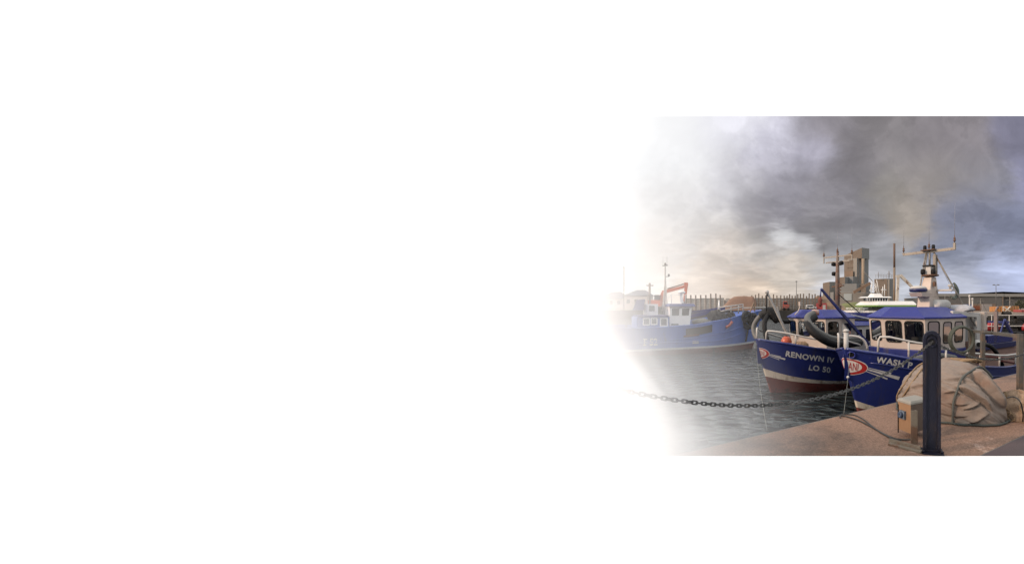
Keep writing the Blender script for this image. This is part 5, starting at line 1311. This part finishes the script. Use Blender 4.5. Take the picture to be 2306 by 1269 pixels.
# cables and ropes on the paving
def rope(name, pts, r, m, label, cat='rope', seg=7, n=8):
    o = MB().tube(spline(pts, n), r, seg).obj(name, m); return tag(o, label, cat)
G = lambda px, py, h=.012: (lambda D: Vector((P(px, py, D).x, D, QZ + h)))((EYE - QZ - h) * FPX / (py - 688))
rope('power_cable', [G(1886, 934), G(1898, 935), G(1930, 944), G(1962, 960), G(1990, 976), G(2015, 986), G(2035, 989), Vector((bxp.x - .02, 4.84, QZ + .05)), Vector((bxp.x + .0, 4.87, QZ + zb_ + .02))], .0095, BLACKC, 'black cable running from the quay edge to the power box', 'cable')
rope('mooring_line', [G(1893, 940), G(1892, 935), G(1900, 932), G(1925, 934), G(1945, 944), G(1965, 960), G(1985, 974), G(2012, 988), G(2030, 991)], .008, BLACKC, 'thin dark line lying beside the black cable', 'rope')
# thin mooring lines from the bows down to the quay face
bw = Vector((WPO[0], WPO[1], 0)); hw_ = Matrix.Translation((WPO[0], WPO[1], 0)) @ Matrix.Rotation(BRZ, 4, 'Z')
hp_ = hw_ @ Vector((.22, -.72, 1.72))
a_ = P(1914, 790, 12.15); c_ = G(1900, 933, .01)
o = MB().tube(spline([a_, a_.lerp(c_, .5) + Vector((0, 0, -.12)), c_], 10), .0042, 6).obj('bow_line', ROPEP); tag(o, 'thin pale line from the WASH boat bow down to the quay edge', 'rope')
kn = a_.lerp(c_, .5) + Vector((0, 0, -.1)); o = MB().lathe([(0, -.03), (.022, -.02), (.03, 0), (.022, .02), (0, .03)], kn, 10).obj('rope_knot', RAILW); tag(o, 'small white float threaded on the bow line', 'float')
a_ = P(1704, 790, 16.0); c_ = G(1727, 968, .01)
o = MB().tube(spline([a_, a_.lerp(c_, .5) + Vector((0, 0, -.25)), c_], 10), .005, 6).obj('bow_line', ROPEP); tag(o, 'long thin line from the RENOWN IV bow to the quay edge', 'rope')
# block of timber fender at the end of the coping, in the added fog
p_ = G(1580, 1003, .0); o = MB().hexa([(-.07, -.03, 0), (.09, -.01, 0), (.09, .06, 0), (-.07, .05, 0)], [(-.06, -.02, .055), (.07, 0, .065), (.07, .05, .06), (-.06, .04, .055)]).obj('timber_block', mat('dark_wet_timber', (.05, .045, .05), .7, var=.3), bevel=.01)
o.location = p_; o.rotation_euler = (0, 0, radians(25)); tag(o, 'dark timber block on the quay corner fading into the added fog', 'timber block')

# the heap of nets under a canvas sheet
CAN = mat('canvas_sheet', (.19, .153, .127), .9, var=.2, scale=4.5, bump=.35, bscale=140, rust=(.165, .112, .085), rust_amt=.45, rscale=2.2)
nc = Vector((2.63, 6.42, QZ))
t = thing('covered_net_heap', 'bulky heap of nets under a pinkish canvas sheet roped to the quay', 'net heap', nc, 0)
from mathutils import noise as mn
SEGS = [  # folds of the sheet: polyline as seen from the front, height of the ridge in m, width in px
 ([(2150, 868), (2180, 880), (2212, 900), (2236, 926)], .050, 5.0), ([(2186, 838), (2212, 856), (2236, 884), (2262, 926)], .085, 7.0),
 ([(2168, 922), (2190, 916), (2216, 903)], .030, 3.5), ([(2160, 956), (2196, 948), (2228, 928)], .034, 4.0), ([(2122, 884), (2150, 880), (2176, 890)], .022, 3.5),
 ([(2120, 852), (2160, 850), (2200, 862)], .020, 4.5), ([(2130, 905), (2160, 912), (2185, 908)], .018, 3.5), ([(2120, 930), (2150, 938), (2180, 936)], .018, 4),
 ([(2040, 880), (2070, 868), (2110, 866)], .014, 5), ([(2030, 910), (2060, 900), (2100, 905)], .014, 5), ([(2150, 836), (2180, 840), (2215, 852)], .018, 4)]
def heap_raw(a, v):
    c, s = cos(a), sin(a); e = .80
    k = (1 - v ** 3.6) ** .50
    cx_, cy_ = math.copysign(abs(c) ** e, c), math.copysign(abs(s) ** e, s)
    ax = .74 if c < 0 else .70; ay = .86 if s < 0 else .55
    x, y = ax * cx_ * k * (1 - .12 * v), ay * cy_ * k
    x += .03 * v
    z = .735 * v * (1 - .22 * max(0, x / .70) ** 1.5 - .05 * max(0, -x / .7))
    r_ = -radians(20); return Vector((x * cos(r_) - y * sin(r_), x * sin(r_) + y * cos(r_), z))
def heap_pt(a, v):
    p = heap_raw(a, v); e = .01
    t1 = heap_raw(a + e, v) - p; t2 = heap_raw(a, min(v + e, .995)) - p
    n = t1.cross(t2); n = n.normalized() if n.length > 1e-9 else Vector((0, 0, 1))
    if n.dot(Vector((p.x, p.y, p.z * .5 + .1))) < 0: n = -n
    w_ = nc + p; px, py = 1732 + 1000 * w_.x / w_.y, 688 + 1000 * (EYE - w_.z) / w_.y
    d = .045 * mn.noise(p * 1.7 + Vector((3, 1, 0))) + .018 * mn.noise(p * 4.1) + .006 * mn.noise(p * 11)
    # sharp small creases of stiff canvas
    for k_, (l_, c_, am_) in enumerate(((1.3, 8.0, .016), (2.2, 15.0, .009), (3.0, 27.0, .004))):
        d -= am_ * max(0, 1 - abs(mn.noise(Vector((p.x * .75 - p.z * .65, 0, k_ * 9)) * l_ + Vector((0, (p.x * .5 + p.z * .86 + p.y * .25) * c_, p.y * 1.6)))) * 3.0) ** 1.5
    # soft hanging pleats towards the tied skirt all round
    d += .020 * (abs(mn.noise(Vector((a * 3.4 + v * .8, v * 1.2, 7)))) ** .7) * (1 - v)
    if n.y < .25:
        for pl, am, wd in SEGS:
            for (xa, ya), (xb, yb) in zip(pl, pl[1:]):
                ux, uy = xb - xa, yb - ya; L_ = sqrt(ux * ux + uy * uy); tt = ((px - xa) * ux + (py - ya) * uy) / (L_ * L_)
                if -.02 <= tt <= 1.02:
                    dd = ((px - xa) * uy - (py - ya) * ux) / L_          # positive above the fold
                    if abs(dd) < 6 * wd:
                        end = 1.0
                        if (xa, ya) == pl[0]: end *= min(1, max(tt, 0) * 1.6)
                        if (xb, yb) == pl[-1]: end *= min(1, max(1 - tt, 0) * 1.6)
                        d += am * 1.15 * end * (exp(-(max(dd, 0) / (wd * 1.7)) ** 2 - (min(dd, 0) / (wd * .28)) ** 2) - .85 * exp(-((dd + wd * .85) / (wd * .6)) ** 2))
                        break
    p = p + n * d
    p.z = max(p.z, .004)
    return p
NA, NVv = 440, 150; rings = []
for j in range(NVv):
    v = (j / (NVv - 1)) ** .9 * .995; rings.append([heap_pt(2 * pi * i / NA, v) for i in range(NA)])
mb = MB().loft(rings, 0, True, caps=False); mb.add(rings[-1], [tuple(range(NA))], 0, True)
mb.obj('canvas_sheet', CAN, t)
def on_heap(pxs, lift=.02, n=10):
    """points on the sheet behind the given pixels, front side"""
    out = []
    for px, py in pxs:
        best = None
        for j in range(3, NVv):
            for i in range(NA // 2 - 20, NA, 1):
                p = rings[j][i]; w_ = nc + p; ex = 1732 + 1000 * w_.x / w_.y - px; ey = 688 + 1000 * (EYE - w_.z) / w_.y - py; q_ = ex * ex + ey * ey + w_.y * 4
                if best is None or q_ < best[0]: best = (q_, p)
        p = best[1]; out.append(p + Vector((p.x * .2, p.y * .6 - .3, p.z * .5)).normalized() * lift)
    return spline(out, n)
MB().tube(on_heap([(2240, 846), (2225, 832), (2205, 827), (2185, 836), (2166, 852), (2154, 878), (2148, 905), (2144, 930), (2143, 952)]), .015, 8).obj('tie_rope', mat('dull_rope', (.07, .075, .068), .9, var=.3, scale=20), t)
MB().tube(on_heap([(2090, 814), (2068, 824), (2052, 842), (2036, 866), (2022, 888), (2010, 903)]), .013, 7).obj('tie_rope', ROPEB, t)
MB().tube(on_heap([(2092, 822), (2076, 832), (2060, 852), (2044, 876), (2030, 898)]), .012, 7).obj('tie_rope', ROPEB, t)
sk = [heap_pt(2 * pi * i / 90, .015) * 1.035 for i in range(90)]
for p in sk: p.z = .018
MB().tube(sk, .014, 7, closed=True).obj('skirt_rope', mat('dark_skirt_rope', (.05, .06, .055), .9, var=.3), t)
# loose rope coil on the crown
mb = MB(); pts = []
for i in range(150):
    a = i * .42; r = .15 + .05 * sin(i * .37); z = .80 + .010 * (i % 15) / 4 + .015 * sin(i * .9); pts.append((.20 + r * 1.1 * cos(a), .12 + r * .8 * sin(a), z - .05 * max(0, .22 + r * cos(a))))
o = mb.tube(pts, .010, 5).obj('rope_coil', ROPEB); o.location = nc + Vector((.02, -.12, -.09)); tag(o, 'loose tan rope coil on top of the canvas covered heap', 'rope coil')
# net bundle spilling at the right end
np_ = G(2284, 938, 0); t = thing('net_bundle', 'tangled tan net bundle beside the right end of the canvas heap', 'net', np_)
NT2 = mat('tan_netting', (.26, .18, .12), .95, var=.45, scale=22, bump=1.0, bscale=60)
rings = []
for j in range(22):
    ph = pi * .5 * j / 21; rings.append([Vector((.27 * cos(ph) * cos(a) + .04, .34 * cos(ph) * sin(a), .34 * sin(ph))) * (1 + .18 * mn.noise(Vector((cos(a) * 3, sin(a) * 3, ph * 4)))) for a in [2 * pi * k / 60 for k in range(60)]])
MB().loft(rings, 0, True).obj('net_body', NT2, t)
mb = MB(); rg = random.Random(9)
for i in range(22):
    a = rg.uniform(0, 2 * pi); z = rg.uniform(.05, .3); k = sqrt(max(0, 1 - (z / .36) ** 2)); c = Vector((.29 * k * cos(a) + .04, .36 * k * sin(a), z)); r = rg.uniform(.03, .08)
    u = Vector((-sin(a), cos(a), 0)); w_ = Vector((cos(a) * -.4, sin(a) * -.4, .9)).normalized(); m_ = 10
    mb.tube([c + (u * cos(q_) + w_ * sin(q_)) * r * (1 + .3 * sin(2 * q_ + i)) + Vector((cos(a), sin(a), .2)) * .012 for q_ in [2 * pi * k2 / m_ for k2 in range(m_)]], .007, 5, closed=True)
mb.obj('net_loops', ROPEB, t)
rings = []
o = rope('blue_rope', [G(2262, 940, .03), G(2275, 934, .05), G(2288, 928, .06), G(2300, 926, .05), G(2312, 930, .03)], .032, mat('blue_grey_rope', (.10, .12, .15), .9, var=.35, scale=20, bump=.6), 'thick blue grey rope end by the net bundle at right', 'rope')
o = rope('black_hose', [G(2268, 895, .34), G(2284, 893, .36), G(2298, 905, .33), G(2304, 930, .15), G(2303, 948, .02)], .009, BLACKC, 'thin black hose looping over the net bundle', 'hose')

# the guard frame over the quay ladder
GF = mat('guard_frame_steel', (.066, .061, .052), .7, metal=.1, var=.25, scale=6, rust=(.14, .085, .05), rust_amt=.45)
A_, B_, C_ = P(2188, 742, 8.45), P(2213, 748, 7.4), P(2297, 752, 6.42)
t = thing('guard_frame', 'grey steel guard frame of posts and top rails at the quay edge on the right', 'guard rail', (C_.x, C_.y, QZ))
l_ = lambda p, z=None: Vector((p.x - C_.x, p.y - C_.y, (p.z if z is None else z) - QZ))
MB().beam(l_(A_, QZ), l_(A_), .095, .095).obj('post', mat('brown_grey_post', (.10, .077, .055), .8, var=.2, scale=5, streak=True), t)
MB().beam(l_(B_, QZ), l_(B_), .06, .06).obj('post', GF, t)
MB().beam(l_(C_, QZ), l_(C_) + Vector((0, 0, .01)), .07, .07).obj('post', GF, t)
MB().beam(l_(A_) + Vector((0, 0, -.02)), l_(C_) + Vector((0, 0, -.03)), .05, .05).obj('top_rail', GF, t)
b2_ = l_(B_) + Vector((.02, 0, -.015)); MB().beam(b2_, b2_ + Vector((.28, -.02, 0)), .04, .04).obj('top_rail', GF, t)
for p in (A_, B_, C_): q_ = l_(p, QZ); MB().box(q_.x - .09, q_.x + .09, q_.y - .09, q_.y + .09, .0, .012).obj('foot_plate', GF, t)
hc = P(2165, 764, 8.35)
mb = MB()
for k_ in range(3): mb.tube([hc + Vector(((.215 + .008 * k_) * cos(a) * .98, -.05 + .035 * k_, (.235 + .006 * k_) * sin(a))) for a in [2 * pi * j / 40 for j in range(40)]], .022, 8, closed=True)
o = mb.obj('hose_ring', mat('dark_green_hose', (.035, .042, .032), .7, var=.3)); tag(o, 'ring of dark green hose hung on the brownish guard post', 'hose')
